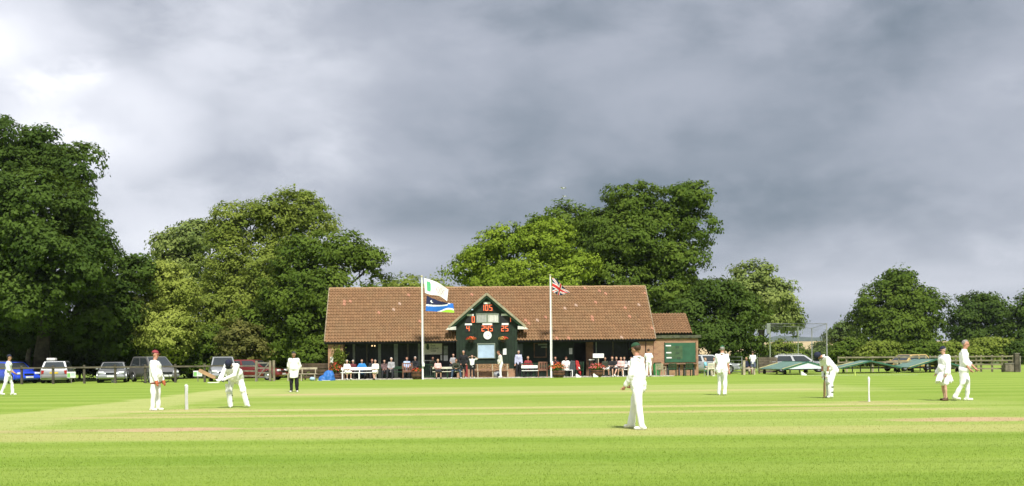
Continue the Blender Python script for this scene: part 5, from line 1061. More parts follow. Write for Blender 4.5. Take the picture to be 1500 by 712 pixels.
def build_furniture():
    GB = 'white benches in front of the pavilion'
    bench('bench', 'white bench with a seated woman in white at each end', 499, 553, -2.0, M['white'], group=GB)
    bench('bench', 'empty white bench with two bold white planks in front of the man in red', 764, 788, -1.9, M['white'], group=GB, legm=M['iron'])
    bench('bench', 'white bench half hidden by the tall fielder beside the sitters in shorts', 890, 934, -1.55, M['white'], group=GB)
    bench('bench', 'long cream plank bench between the pink top and the man in jeans', 633.5, 677, -2.0, M['cream'], back=(.60, .74), legm=M['greend'])
    bench('bench', 'long brown panelled bench under the bright window', 697, 746, -1.25, mat('speckled_wood', (.30, .175, .085), .7, .55, 18, .4, 30), back=(.56, .90), legm=M['pale'])
    bench('bench', 'dark plain bench under the tall windows behind the white bench', 511, 618, -.45, M['greend'], back=(.6, .8), group='dark benches in the veranda')
    bench('bench', 'dark plain bench against the boarded wall near the doorway', 768, 836, -.55, M['greend'], back=(.6, .8), group='dark benches in the veranda')
    bench('bench', 'dark plain bench behind the sitters in shorts', 880, 930, -.35, M['greend'], back=(.6, .8), group='dark benches in the veranda')
    q = gnd(441, 558); o = bench('bench', 'pale wooden garden bench behind the umpire in black trousers', 419.5, 464, -2.6, M['pale'], back=(.72, .86), seat=.46, z=0)
    GC = 'brown armchairs in front of the pavilion'
    c = spot(597, -1.75); chair('brown wooden armchair beside the flower tub at the first flag pole', c, TH+radians(6), M['teak'], GC, 'armchair', h=1.02, w=.70)
    c = spot(795, -1.8); chair('brown wooden armchair at the end of the empty white bench', c, TH-radians(8), M['teak'], GC, 'armchair', h=1.0, w=.64)
    c = spot(831, -1.75); chair('white slatted chair in front of the person with bowed head', c, TH+radians(8), M['white'], None, 'chair', arms=False, h=1.0, w=.62)
    c = spot(846.5, -1.7); ch = chair('dark green chair with a red jacket over its back', c, TH+radians(-70), M['greend'], None, 'chair', arms=False, h=.98)
    mb = MB(); s = TH; o = thing('jacket', 'bright red jacket hanging over the chair by the doorway', 'jacket', spot(846.5, -1.75), TH)
    mb.cap((-.02, -.02, .98), (.10, -.05, .30), .07, .10); mb.cap((-.10, .02, 1.0), (-.02, -.06, .45), .07, .10); mb.cap((.06, -.08, .72), (.15, -.10, .12), .07, .045); obj('cloth', fuse(mb, .02, 4, .015, 3), RED, o, True)
    mb = MB(); mb.cap((.05, -.16, .60), (.08, -.17, .52), .045); obj('cuff', fuse(mb, .015, 2), WHITES, o, True)
    o = thing('coat', 'dark grey coat hanging beside the red jacket', 'coat', spot(839, -1.65), TH); mb = MB(); mb.cap((-.08, 0, .98), (-.1, -.02, .40), .09, .13); mb.cap((.08, 0, .96), (.1, -.02, .35), .09, .13); obj('cloth', fuse(mb, .02, 4, .015, 4), cloth('charcoal', (.05, .06, .065)), o, True); MB().box((0, .08, .5), (.05, .04, 1.)).build('stand', M['iron'], o)
    tub('brown barrel tub with a few red flowers beside the first flag pole', 611.5, -2.15, .42, .48, ('fl_red',), 5, fr=(.9, .9, .2), fz=.0)
    tub('barrel tub bursting with orange red flowers beside the second flag pole', 817.5, -2.1, .46, .42, ('fl_scarlet', 'fl_orange'), 6, fr=(1.05, 1., .42), fz=.12)
    tub('barrel tub of pink flowers below the white board on a post', 874, -2.1, .42, .42, ('fl_pink', 'fl_red'), 7, fr=(1.05, 1., .34), fz=.10)
    tub('low planter of reddish leaves at the foot of the brick pier', 492.5, -.75, .46, .35, ('fl_red',), 8, fr=(1.05, .9, .5), fz=.22)
    q = pav(497, 523, -.5); o = thing('climbing_plant', 'bushy climbing plant on the brick pier above the planter', 'plant', pw(q.x, -.5, q.z), TH); rs = np.random.RandomState(9)
    d = rs.normal(size=(900, 3))*np.array([.20, .13, .30]); obj('foliage', leaves_mesh('foliage', d, rs.normal(size=d.shape)+np.array([0, -.5, .5]), .06, rs.rand(900), rs), LEAF['olive'], o); MB().tube([(0, .1, -1.4), (.05, .12, -.6), (0, .1, .2)], .02, 6).build('stem', BARK, o, True)
    q = spot(728.5, -1.8); o = thing('kit_bag', 'round grey kit bag on the paving beside the man in whites', 'bag', q, TH); mb = MB(); mb.ell((0, 0, .21), (.27, .20, .21), 14, 10); obj('bag_body', fuse(mb, .025, 3, .012, 5), cloth('bag_grey', (.28, .29, .31)), o, True); MB().tube([(-.15, -.12, .3), (-.08, -.18, .46), (.08, -.18, .46), (.15, -.12, .3)], .014, 6).build('handle', M['iron'], o); MB().ell((.04, -.17, .20), (.10, .05, .10), 10, 8).build('pocket', NAVY, o, True)
    q = spot(682.5, -2.05); o = thing('kit_bag', 'tall red bag standing upright beside the man in black jumper', 'bag', q, TH+.1); mb = MB(); mb.cap((0, 0, .14), (.02, 0, .78), .12, .10); obj('bag_body', fuse(mb, .025, 3, .014, 15), cloth('bag_red', (.24, .03, .03)), o, True); MB().tube([(-.05, -.10, .70), (-.02, -.16, .50), (0, -.12, .28)], .014, 6).build('strap', M['iron'], o)
    q = spot(876.5, -1.6); o = thing('board_on_post', 'blank white board on a thin post over the pink flowers', 'sign', q, TH); MB().box((0, 0, .62), (.06, .05, 1.25)).build('post', M['pale'], o); MB().box((0, -.045, 1.36), (.74, .03, .29)).build('board', M['white'], o, bevel=.01)
    q = spot(866.5, -1.2); o = thing('bar_table', 'tall dark table with a small white top beside the doorway post', 'table', q, TH); MB().box((0, 0, 1.10), (.36, .34, .07)).build('table_top', M['offwhite'], o)
    for sx in (-.13, .13):
        for sy in (-.12, .12): MB().box((sx, sy, .53), (.045, .045, 1.06)).build('leg', M['dark'], o)
    # garden tables by the lean-to
    q = gnd(963, 551.2); o = thing('litter_bin', 'round green bin against the corner of the brick lean-to', 'bin', q+Vector((0, .3, 0))); MB().lathe((0, 0, 0), [(.22, 0), (.26, .5), (.28, .88), (.25, .88), (.24, .8)], 18).build('bin_body', mat('bin_green', (.05, .27, .075), .5, .1, 4), o, True); MB().lathe((0, 0, 0), [(.27, .86), (.30, .86), (.30, .92), (.27, .92)], 18).build('rim', M['greend'], o)
    a, b = gnd(972, 550.6), gnd(1021, 550); o = thing('garden_table', 'long brown topped table with dark trestle legs before the green score panel', 'table', (a+b)/2+Vector((0, .2, 0)), TH); w = (b-a).length
    for i in range(4): MB().box((0, -.3+.2*i, .80), (w, .19, .045)).build('table_plank', mat('table_brown', (.26, .16, .10), .7, .25, 3, .3, 20), o)
    for x in (-w/2+.25, -.1, .25, w/2-.25):
        for s in (-1, 1): MB().bar((x, s*.33, 0), (x+.03, s*.12, .775), .08, .07, (0, 1, 0)).build('leg', M['dark'], o)
    GG = 'garden chairs round the tables'
    for px, py, rz, m, lab in ((968.5, 551.4, 150, 'pale', 'pale wooden chair between the green bin and the long table'), (985, 551, 175, 'greend', 'dark green chair at the near side of the long table before the white tags'), (1008, 550.8, 190, 'greend', 'dark green chair at the end of the long table'), (1039, 551, 200, 'cream', 'cream chair beside the person in pale aqua')):
        chair(lab, gnd(px, py), radians(rz), M[m], GG, 'garden_chair', arms=px < 1000, h=.85)
    o = thing('bench', 'small pale bench under the person in navy by the gate', 'bench', gnd(1096, 548.8), 0); MB().box((0, 0, .40), (1.0, .36, .05)).build('seat_plank', M['pale'], o)
    for x in (-.42, .42): MB().box((x, 0, .19), (.07, .3, .38)).build('leg', M['pale'], o)
    # blue tarpaulin and small things
    q = gnd(475, 557.6); o = thing('tarpaulin', 'bright blue tarpaulin heaped against the brick pier', 'tarpaulin', q+Vector((0, .4, 0))); mb = MB(); mb.ell((.22, 0, .05), (.42, .5, .60), 16, 10); mb.ell((-.08, -.1, .0), (.34, .42, .34), 14, 9); mb.ell((.36, 0, .1), (.22, .4, .56), 12, 9); me = fuse(mb, .05, 2, .05, 8, 6); obj('sheet', me, mat('tarp_blue', (.025, .13, .40), .5, .12, 4), o, True); MB().tube([(-.45, -.35, .01), (-.1, -.5, .015), (.4, -.5, .01)], .012, 5).build('rope', M['white'], o)
    q = gnd(457.5, 557.8); o = thing('bag', 'small pale blue bag on the grass beside the blue tarpaulin', 'bag', q); mb = MB(); mb.ell((0, 0, .12), (.18, .14, .13), 12, 8); obj('bag_body', fuse(mb, .02, 2, .01, 2), cloth('pale_blue', (.36, .50, .66)), o, True); MB().tube([(-.08, 0, .22), (0, 0, .30), (.08, 0, .22)], .012, 5).build('handle', NAVY, o)
    # little advertising boards
    for px, py, w, h, zb, lab, base in ((289.8, 558.8, .58, .36, .34, 'small green and white notice on a stick in front of the bushes', 0), (104.5, 561.5, .56, .38, .36, 'small green and white notice on the fence behind the silver hatchback', 0)):
        o = thing('notice_board', lab, 'notice', gnd(px, py), 0, 'green and white notices along the fence'); MB().box((0, .03, .3), (.05, .04, .62)).build('stake', M['grey'], o); MB().box((0, 0, zb+h/2), (w, .02, h)).build('board', M['plate'], o)
        MB().box((-w*.28, -.013, zb+h*.42), (w*.36, .004, h*.72)).build('green_panel', mat('ad_green', (.22, .50, .14), .6), o)
        for i in range(3): MB().box((w*.2, -.013, zb+h*(.75-.22*i)), (w*.45, .004, h*.09)).build('print_line', mat('ad_ink', (.20, .42, .30), .6), o)
    for px, py, lab in ((167.5, 560.5, 'white boundary marker before the silver coupe'), (1177, 550, 'white boundary marker before the first pitch cover'), (847, 553.2, 'white boundary marker below the red jacket'), (872.3, 552.7, 'white boundary marker below the pink flowers')):
        o = tag(MB().prism([(-.16, 0), (.18, .0), (.18, .06), (-.12, .26), (-.16, .22)], 1, -.11, .11).build('boundary_marker', M['white'], bevel=.015), lab, 'marker', 'white boundary markers'); o.location = gnd(px, py)
    o = tag(MB().box((0, 0, .02), (.66, .3, .04)).build('marker_board', M['white'], bevel=.006), 'low white board lying on the grass before the silver car behind the batsman', 'board'); o.location = gnd(313, 561)
    o = tag(MB().prism([(-.05, 0), (.05, 0), (.03, .26), (-.03, .26)], 1, -.05, .05).build('boundary_peg', mat('peg_lime', (.45, .55, .12), .6), bevel=.01), 'small yellow green peg in the grass below the middle pitch cover', 'marker'); o.location = gnd(1252.5, 550.3)
build_furniture()

def flag(label, parent_name, corners, sag, idx, mats, nu=56, nv=36, wave=.10, seed=0):
    """CORNERS hoist top, fly top, fly bottom, hoist bottom in world space"""
    A, B, C, D = map(Vector, corners); n = (B-A).cross(D-A).normalized()
    def P(u, v):                                                     # v from top
        p = A.lerp(B, u).lerp(D.lerp(C, u), v); p = p+n*wave*sin(u*7+v*1.2+seed)*u**.6+Vector((0, 0, -1))*sag(u, v); return p-A
    mb = MB(); mb.grid(P, nu, nv, idx); o = thing('flag', label, 'flag', A); x = mb.build('flag_cloth', mats, o, True); return o, P
def build_flags():
    FL = lambda n, c: mat('flag_'+n, c, .8, .06, 5)
    white, gr, pk, nv, bl, lm, rd = FL('white', (.80, .80, .80)), FL('emerald', (.10, .46, .20)), FL('script', (.55, .40, .44)), FL('navy', (.015, .02, .07)), FL('blue', (.02, .15, .55)), FL('lime', (.30, .62, .03)), FL('red', (.62, .03, .035))
    for m in (white, gr, pk, nv, bl, lm, rd): bsdf(m).inputs['Transmission Weight'].default_value = 0
    Y1, Y2 = 75.9, 76.9
    def pole(px, y0, y1, Y, lab):
        b = at(px, y1, Y); t = at(px, y0, Y); b.z = 0; o = thing('flag_pole', lab, 'flag pole', b, 0, 'white flag poles before the pavilion'); h = t.z
        MB().tube([(0, 0, -.1), (0, 0, h*.5), (0, 0, h)], [.058, .052, .042], 12).build('pole', M['white'], o, True); MB().ell((0, 0, h+.05), (.08, .08, .06), 10, 8).build('finial', mat('brass_paint', (.62, .56, .36), .5), o, True)
        MB().box((.05, -.09, .95), (.16, .10, .24)).build('cleat_box', M['white'], o, bevel=.02); MB().tube([(.10, -.04, .9), (.085, -.02, h*.5), (.06, 0, h*.97)], .012, 5).build('halyard', M['offwhite'], o)
    pole(619.4, 406, 556.5, Y1, 'tall white flag pole carrying the white flag and the blue flag'); pole(807.5, 404.5, 552.5, Y2, 'tall white flag pole carrying the red white and blue flag')
    W1 = lambda px, py, d=0: at(px, py, Y1+d)
    def i1(u, v):
        if .10 < u < .26 and .16 < v < .80 and abs(u-.18)/.08 < 1.15-((v-.48)/.34)**2*.4: return 1
        # two script words: thin strokes across the middle
        for k, vc in enumerate((.42, .66)):
            if .46 < u < .86: 
                w = vc+.10*sin((u-.46)*46+k*2); 
                if abs(v-w) < .035: return 2
        return 0
    o, P = flag('white flag with a green emblem flying from the first pole', 'f', [W1(621, 407), W1(657.5, 424, .5), W1(655, 441, .5), W1(622.5, 429)], lambda u, v: -.10*sin(pi*u)+.06*v*sin(pi*u*2), i1, [white, gr, pk], seed=1)
    def i2(u, v):
        s = .62-.62*u**1.1+.10*sin(u*3.0) if u < .8 else -1          # white swoosh under the navy corner
        if v < s-.07: return 0 if (u-.20)**2*6+(v-.26)**2*2.4 > .020 or (u-.24)**2*6+(v-.22)**2*2.4 < .013 else 1
        if v < s+.055: return 1
        e = 1.08-.56*math.exp(-((u-.86)/.34)**2)
        if v > e+.16: return 3
        if v > e: return 1
        if u > .70 and v < .10 and abs(u-.80) < .10: return 1
        return 2
    flag('blue navy and lime flag with white curves below the white flag', 'f', [W1(625, 433, .05), W1(664, 444.5, .5), W1(665, 458, .5), W1(623.5, 455.5, .05)], lambda u, v: -.03*sin(pi*u)*(1-v)+.14*sin(pi*u)*(1-v), i2, [nv, white, bl, lm], seed=2)
    def uj(u, v):
        x, y = (u-.5)*2, (v-.5); X, Yy = x, y*1.0
        if abs(x) < .10 or abs(y) < .10*1.: return 2
        if abs(x) < .17 or abs(y) < .17: return 1
        d = abs(abs(x)*.5-abs(y))
        if d < .035: return 2
        if d < .11: return 1
        return 0
    W2 = lambda px, py, d=0: at(px, py, Y2+d)
    flag('red white and blue union flag drooping from the second pole', 'f', [W2(809, 406.5), W2(835, 429, .6), W2(828, 431, .8), W2(809.5, 427.5)], lambda u, v: .12*sin(pi*u)*v-.30*u*(1-u)*(1-v), uj, [nv, white, rd], wave=.12, seed=3)
build_flags()

def build_net_and_covers():
    # practice net cage
    base = at(1127.7, 541, 88); base.z = 0; o = thing('cricket_net', 'tall practice net cage of thin poles with pale netting', 'practice net', base)
    P = {}
    for px, Y, py in ((1127.7, 88, 474), (1211, 88, 474), (1109, 98, 477), (1169, 98, 479), (1189, 98, 481), (1091.5, 106, 480)):
        t = at(px, py, Y); P[px] = t; MB().tube([(t.x-base.x, t.y-base.y, -.05), (t.x-base.x, t.y-base.y, t.z)], .045, 8).build('pole', M['steel'] if px > 1180 else mat('pole_green', (.22, .26, .17), .6, .15, 3), o, True)
    for a, b in ((1127.7, 1211), (1127.7, 1109), (1211, 1189), (1109, 1169), (1169, 1189)): MB().tube([P[a]-base, P[b]-base], .028, 6).build('top_rail', M['steel'], o, True)
    MB().box((P[1127.7].x-base.x-.14, -.06, P[1127.7].z-.38), (.24, .08, .78)).build('rolled_net', M['post'], o, bevel=.03)
    net = MB(); A, B, C, D = [P[k]-base for k in (1127.7, 1211, 1189, 1109)]
    def strands(p, q, r, s, n, m_, t=.0028):                          # p-q top, s-r bottom
        for i in range(n+1): u = i/n; net.tube([p.lerp(q, u), s.lerp(r, u)], t, 3, False)
        for j in range(m_+1): v = j/m_; net.tube([p.lerp(s, v), q.lerp(r, v)], t, 3, False)
    lo = lambda q, z: Vector((q.x, q.y, z)); strands(A, B, C-Vector((0, 0, .5)), D-Vector((0, 0, .2)), 26, 22); strands(D, C, lo(C, .2), lo(D, .2), 28, 24); strands(B, C, lo(C, .2), lo(B, .3), 24, 24)
    net.build('netting', mat('net_grey', (.25, .26, .25), .8), o, kind='stuff')
    # wheeled pitch covers
    teal = mat('cover_teal', (.13, .225, .185), .5, .12, 1.5); tdark = mat('cover_green', (.035, .13, .08), .55, .12, 2); yel = mat('cover_cream', (.52, .47, .22), .6, .12, 3); wht = mat('cover_white', (.62, .70, .74), .6, .06, 2)
    def cover(label, px, py, rz, end, w=3.6, L=4.6, h=.86, e=.37):
        b = gnd(px, py); c = thing('pitch_cover', label, 'pitch cover', b, radians(rz), 'wheeled pitch covers')
        for s in (-1, 1):
            n = Vector((s*(h-e), 0, w/2)).normalized()*.02; q = [Vector((0, 0, h)), Vector((s*w/2, 0, e)), Vector((s*w/2, L, e)), Vector((0, L, h))]
            sheet = MB(); sheet.poly([v+n for v in q]).poly([v-n for v in q[::-1]])
            for i in range(4): j = (i+1) % 4; sheet.poly([q[i]+n, q[i]-n, q[j]-n, q[j]+n])
            sheet.build('cover_panel', teal, c)
            for y in (.06, L-.06): MB().bar(Vector((s*w*.12, y, h-(h-e)*.24))+n*1.9, Vector((s*(w/2+.03), y, e-.0))+n*1.9, .17, .03, n).build('edge_strip', yel if s < 0 else tdark, c)
            for y in (.35, L-.35):
                MB().tube([(s*(w/2-.25)-.06, y, .16), (s*(w/2-.25)+.06, y, .16)], .16, 14).build('wheel', M['black'], c, True); MB().tube([(s*(w/2-.25), y, .16), (s*(w/2-.25), y, e+.1)], .025, 6).build('axle_strut', M['iron'], c)
            for y in (.03, L-.03): MB().bar((0, y, h-.05), (s*(w/2-.02), y, e-.04), .04, .05).build('frame_bar', M['steel'], c)
        for y in (.03, L*.5, L-.03): MB().bar((-w/2+.05, y, e-.02), (w/2-.05, y, e-.02), .04, .05).build('cross_bar', M['iron'], c)
        for x in (-.9, -.35, .35, .9): MB().box((x, L*.5+.08, (h-abs(x)*(h-e)*2/w)/2+.02), (.07, .05, h-abs(x)*(h-e)*2/w-.10)).build('strut', M['steel'], c)
        MB().bar((0, -.02, h+.02), (0, L+.02, h+.02), .10, .05).build('ridge_strip', tdark, c)
        if end: MB().prism([(-w/2+.12, e+.02), (w/2-.12, e+.02), (0, h-.06)], 1, -.015, .005).build('end_panel', wht, c)
        for s in (-1, 1): MB().bar((0, -.03, h-.01), (s*w/2, -.03, e), .03, .09).build('end_edge', tdark, c)
        return c
    cover('green pitch cover with a white triangular end panel beside the stooping batsman', 1184, 548.8, 8, True, w=3.5); cover('green pitch cover with an open dark end between the stooping batsman and the yellow car', 1276, 547, -8, False, w=4.1); cover('green pitch cover in front of the yellow car and beside the umpire in shorts', 1372, 545.8, -1, False, w=3.6, h=.92)
build_net_and_covers()
# ---------------------------------------------------------------- vehicles
def paint(n, c, metal=.25): return mat('paint_'+n, c, .32, .03, 2, metal=metal, spec=.5, coat=.5)
TYRE = M['black']; RIM = mat('alloy', (.38, .39, .40), .35, .06, 4, metal=.8); LENS = mat('lamp_lens', (.70, .72, .74), .1, .04, spec=.8); TAIL = mat('tail_lens', (.36, .012, .012), .2, .05, spec=.7); GLASS = mat('car_glass', (.035, .042, .045), .05, .1, 1, spec=.9)
def car(label, base, rz, m, L=4.2, Wd=1.74, H=1.45, belt=.90, hood=.26, ws=.42, rt=.86, rb=.97, hoodz=.80, trunkz=None, name='parked_car', cat='car', group='cars parked along the fence', plate=('white', 'yellow'), rails=False, bumper=None):
    """front towards -Y; HOOD, WS, RT, RB: where bonnet ends, roof starts, roof ends and the rear glass ends, as shares of the length from the nose"""
    o = thing(name, label, cat, base, rz, group); w = Wd/2; Y = lambda f: (f-.5)*L
    trunkz = trunkz or belt; b = MB(); st = [(0, .74, .36, .58), (.012, .86, .27, .66), (.06, .95, .22, hoodz-.07), (.15, .985, .20, hoodz-.01), (hood, 1, .19, belt-.02), (.5, 1, .19, belt), (.80, 1, .20, belt), (rb-.005, .98, .22, trunkz), (.985, .93, .26, trunkz-.06), (1, .84, .34, trunkz-.22)]
    sec = []
    for f, k, zl, zt in st:
        x = w*k; zm = zl+(zt-zl)*.55
        sec.append([(-x*.88, Y(f), zl), (-x, Y(f), zl+.10), (-x*1.0, Y(f), zm), (-x*.965, Y(f), zt-.04), (-x*.86, Y(f), zt), (0, Y(f), zt+.025), (x*.86, Y(f), zt), (x*.965, Y(f), zt-.04), (x, Y(f), zm), (x, Y(f), zl+.10), (x*.88, Y(f), zl)])
    i = b.pts([q for s in sec for q in s]); n = 11
    for j in range(len(sec)-1):
        for q in range(n): b.face(i+j*n+q, i+j*n+(q+1) % n, i+(j+1)*n+(q+1) % n, i+(j+1)*n+q)
    b.face(*range(i+n-1, i-1, -1)); e = i+(len(sec)-1)*n; b.face(*range(e, e+n))
    body = b.build('body', m, o, True)
    # cabin: pillars and roof as painted shell, glass set in it
    wb, wt = w*.93, w*.74; zb = belt-.02
    C = lambda f, x, z: Vector((x, Y(f), z)); fr, ro, re, rr = hood-.01, ws, rt, rb
    c = MB(); k = c.pts([C(fr, -wb, zb), C(fr, wb, zb), C(rr, wb, zb), C(rr, -wb, zb), C(ro, -wt, H-.03), C(ro, wt, H-.03), C(re, wt, H-.02), C(re, -wt, H-.02), C(ro+.05, -wt*.93, H), C(ro+.05, wt*.93, H), C(re-.04, wt*.93, H), C(re-.04, -wt*.93, H)])
    for f in ((0, 1, 5, 4), (1, 2, 6, 5), (2, 3, 7, 6), (3, 0, 4, 7), (4, 5, 9, 8), (5, 6, 10, 9), (6, 7, 11, 10), (7, 4, 8, 11), (8, 9, 10, 11)): c.face(*(k+q for q in f))
    cab = c.build('cabin', m, o, bevel=.02)
    def glass(nm, q, inset):
        q = [Vector(v) for v in q]; cen = sum(q, Vector())/4; nn = (q[1]-q[0]).cross(q[3]-q[0]).normalized(); out = cen-Vector((0, (Y(fr)+Y(rr))/2, zb)); nn = nn if nn.dot(out) > 0 else -nn
        r = [v+(cen-v).normalized()*inset+nn*.012 for v in q]; g_ = MB(); g_.poly(r); g_.poly([v-nn*.006 for v in r[::-1]]); g_.build(nm, GLASS, cab)
    glass('windscreen', [C(fr, -wb, zb), C(fr, wb, zb), C(ro, wt, H-.03), C(ro, -wt, H-.03)], .10); glass('rear_window', [C(rr, -wb, zb), C(rr, wb, zb), C(re, wt, H-.02), C(re, -wt, H-.02)], .12)
    for s in (-1, 1):
        lerp = lambda u: (C(fr, s*wb, zb).lerp(C(rr, s*wb, zb), u), C(ro, s*wt, H-.03).lerp(C(re, s*wt, H-.02), u))
        for u0, u1 in ((.06, .46), (.50, .92)): a0, a1 = lerp(u0); b0, b1 = lerp(u1); t0 = max(u0, .04); glass('side_window', [a0.lerp(a1, .06), b0.lerp(b1, .06), b0.lerp(b1, .90), a0.lerp(a1, .90)], .03)
        MB().box((s*(w+.07), Y(hood)+.14, belt+.03), (.16, .09, .12)).build('mirror', m, o, bevel=.025)
        for f in (.17, .80):
            x = s*(w-.09); wh = MB(); wh.lathe((0, 0, 0), [(.20, -.10), (.29, -.105), (.32, -.07), (.32, .07), (.29, .105), (.20, .10)], 20); R = Matrix.Rotation(pi/2, 4, 'Y')
            wh.v = [tuple(R @ Vector(q)+Vector((x, Y(f), .32))) for q in wh.v]; wo = wh.build('wheel', TYRE, o, True)
            rm = MB(); rm.lathe((0, 0, 0), [(.001, .02), (.06, .05), (.10, .02), (.19, .04), (.215, .0), (.215, -.05), (.001, -.05)], 18); R2 = Matrix.Rotation(s*pi/2, 4, 'Y'); rm.v = [tuple(R2 @ Vector(q)+Vector((x+s*.085, Y(f), .32))) for q in rm.v]; rm.build('rim', RIM, wo, True)
            ar = MB(); ar.tube([(s*(w*1.0-.005), Y(f)+.37*cos(a), .32+.37*sin(a)) for a in np.linspace(-.15, pi+.15, 13)], .03, 6); ar.build('wheel_arch', bumper or m, o, True)
        MB().box((s*w*.68, Y(0)+.06, .66), (w*.40, .16, .14)).build('headlight', LENS, o, bevel=.03); MB().box((s*w*.80, Y(1)-.05, trunkz-.22), (w*.20, .10, .26)).build('tail_light', TAIL, o, bevel=.02)
        for u in (.34, .62): MB().box((s*(w+.006), Y(u)+.2, belt-.16), (.02, .16, .03)).build('door_handle', m, o)
    MB().box((0, Y(0)+.01, .60), (w*.75, .10, .11)).build('front_grille', M['iron'], o, bevel=.02)
    for f, s_, zz in ((0, -1, .40), (1, 1, .42)): MB().box((0, Y(f)+s_*-.03, zz), (Wd*.93, .20, .20)).build('bumper', bumper or m, o, bevel=.05)
    MB().box((0, Y(0)-.075, .42), (.52, .02, .11)).build('number_plate', mat('plate_front', (.74, .74, .72), .5), o); MB().box((0, Y(1)+.012, trunkz-.24), (.52, .02, .11)).build('number_plate', mat('plate_rear', (.66, .46, .05), .5), o)
    if rails:
        for s in (-1, 1): MB().tube([C(ro+.06, s*wt*.9, H+.05), C(re-.06, s*wt*.9, H+.05)], .022, 6).build('roof_rail', M['steel'], o)
    return o
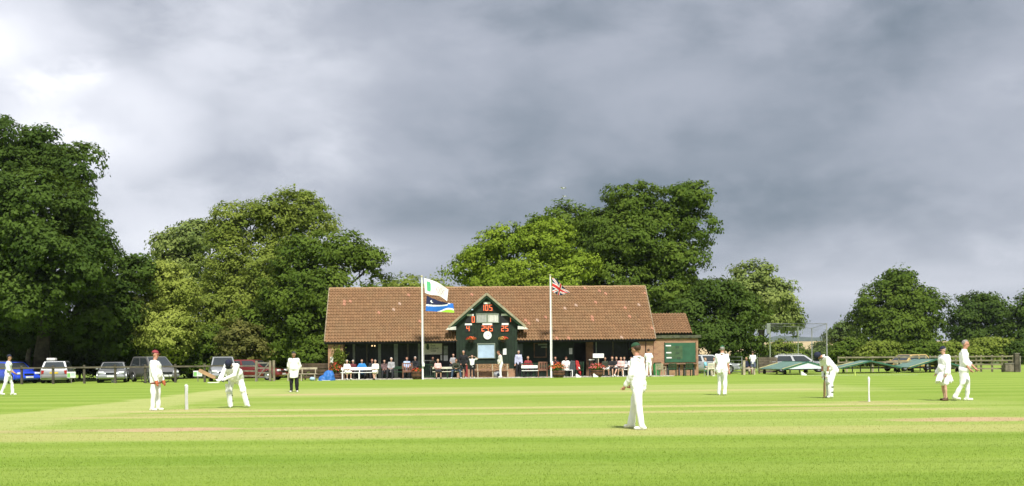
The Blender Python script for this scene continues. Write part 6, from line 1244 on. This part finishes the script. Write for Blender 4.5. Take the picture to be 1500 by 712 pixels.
def build_cars():
    silver, grey, blue, red, gold, dark = paint('silver', (.36, .37, .38), .5), paint('graphite', (.15, .15, .145), .4), paint('blue', (.022, .07, .62), .05), paint('red', (.16, .022, .022), .1), paint('gold', (.50, .36, .12), .2), paint('dark', (.05, .06, .07), .3)
    def put(px, Y): a, b = ray(px, 521); return Vector((a*Y, Y, 0))
    car('bright blue car poking out behind the walking fielder at the end of the fence', put(18, 77.3), radians(52), blue, L=4.1, H=1.42, bumper=None)
    car('dark car half hidden behind the bright blue car', put(22, 83), radians(40), dark, L=4.3, H=1.5)
    o = car('silver hatchback parked tail out with a yellow rear plate', put(85, 77.8), radians(194), silver, L=4.1, H=1.44, belt=.92, hood=.24, ws=.40, rt=.90, rb=.985, bumper=paint('bumper_grey', (.22, .22, .22), .2))
    tb = put(83, 77.8); t = thing('roof_box', 'small white box on the roof of the silver hatchback', 'box', tb+Vector((-.1, -.6, 1.445))); MB().box((0, 0, .11), (.55, .45, .18)).build('box_body', M['offwhite'], t, bevel=.04); MB().box((0, 0, .01), (.6, .1, .03)).build('strap', M['iron'], t)
    car('low silver coupe facing the field between the hatchback and the people carrier', put(166, 77.6), radians(15), silver, L=4.4, Wd=1.8, H=1.34, belt=.88, hood=.30, ws=.46, rt=.74, rb=.90)
    car('tall grey people carrier behind the maroon capped keeper', put(225, 77.6), radians(40), paint('warm_grey', (.20, .197, .19), .45), L=4.3, Wd=1.8, H=1.68, belt=.98, hood=.20, ws=.40, rt=.92, rb=.985, hoodz=.92)
    car('silver car parked behind the helmeted batsman and his lifted bat', put(326, 78.2), radians(16), silver, L=4.2, H=1.62, belt=.96, hood=.24, ws=.38, rt=.9, rb=.98, hoodz=.9)
    car('dark red car half hidden by the rail fence and gate', put(370, 79.6), radians(78), red, L=4.4, H=1.40)
    car('silver estate car with pale roof rails behind the first pitch cover', put(1170, 88.5), radians(80), silver, L=4.3, H=1.32, belt=.82, hood=.25, ws=.40, rt=.90, rb=.97, hoodz=.80, rails=True, group='cars parked beyond the covers')
    car('gold yellow car peeping over the third pitch cover', put(1329, 89.5), radians(-58), gold, L=4.0, H=1.26, belt=.80, group='cars parked beyond the covers')
    car('pale grey car roof showing behind the metal gate', put(1038, 86), radians(84), paint('pale', (.34, .36, .37), .3), L=4.3, H=1.40, group='cars parked beyond the covers')
    # bicycle at the fence
    c = gnd(228.5, 561.2); o = thing('bicycle', 'bicycle leaning on the fence with one wheel showing beside the keeper', 'bicycle', c+Vector((0, -.12, 0)), radians(2)); r = .34
    for x, nm in ((-.53, 'wheel'), (.53, 'wheel')):
        w_ = MB().tube([(x+r*cos(a), 0, r+r*sin(a)) for a in np.linspace(0, 2*pi, 29)], .018, 6, False).build(nm, TYRE, o, True); sp_ = MB()
        for k in range(10): sp_.tube([(x, 0, r), (x+r*cos(k*pi/5), 0, r+r*sin(k*pi/5))], .003, 3)
        sp_.tube([(x, -.05, r), (x, .05, r)], .025, 8); sp_.build('spokes', M['steel'], w_)
    f = MB(); A, B, C_, D = Vector((-.53, 0, r)), Vector((-.08, 0, .28)), Vector((-.20, 0, .80)), Vector((.36, 0, .84))
    for p, q in ((A, B), (A, C_), (B, C_), (B, D), (C_, D), (D, Vector((.53, 0, r)))): f.tube([p, q], .016, 7)
    f.build('bike_frame', M['iron'], o, True); MB().tube([C_, C_+Vector((-.03, 0, .14))], .014, 6).build('seat_post', M['steel'], o); MB().ell(C_+Vector((-.04, 0, .16)), (.14, .06, .035), 10, 6).build('saddle', M['black'], o, True)
    MB().tube([D, D+Vector((.0, 0, .12)), D+Vector((.06, -.22, .16))], .013, 6).tube([D+Vector((0, 0, .12)), D+Vector((.06, .22, .16))], .013, 6).build('handlebar', M['steel'], o)
build_cars()
def build_gulls():
    for px, py, s, lab in ((824.5, 276, 1, 'small white gull flying highest in the grey cloud'), (826.5, 288, .8, 'small white gull flying just below the other one')):
        c = at(px, py, 150); o = thing('gull', lab, 'bird', c, radians(40), 'gulls in the sky'); mb = MB(); mb.ell((0, 0, 0), (.10*s, .24*s, .09*s), 10, 8); mb.ell((0, -.22*s, .03), (.06*s, .08*s, .06*s), 8, 6); mb.cap((0, .2*s, 0), (0, .36*s, .01), .06*s, .03*s)
        obj('body', fuse(mb, .03, 2), M['white'], o, True)
        for k in (-1, 1):
            w_ = MB(); w_.poly([(k*.05*s, -.10*s, .03), (k*.36*s, -.16*s, .16*s), (k*.66*s, .06*s, .06*s), (k*.34*s, .06*s, .13*s), (k*.05*s, .12*s, .02)]).poly([(k*.05*s, .12*s, .0), (k*.34*s, .06*s, .115*s), (k*.66*s, .06*s, .05*s), (k*.36*s, -.16*s, .145*s), (k*.05*s, -.10*s, .01)]); w_.build('wing', M['offwhite'], o)
build_gulls()
# ---------------------------------------------------------------- air between here and the far hill
def build_haze():
    m = bpy.data.materials.new('haze_air'); m.use_nodes = True; t = NT(m.node_tree); t.n.clear(); out = t.new('ShaderNodeOutputMaterial')
    v = t.new('ShaderNodeVolumePrincipled'); v.inputs['Density'].default_value = .00009; v.inputs['Color'].default_value = (.72, .80, .92, 1); v.inputs['Anisotropy'].default_value = .2
    t.l.new(v.outputs[0], out.inputs['Volume'])
    MB().box((0, 3350, 79), (17000, 7500, 162)).build('haze', m, kind='stuff')
build_haze()
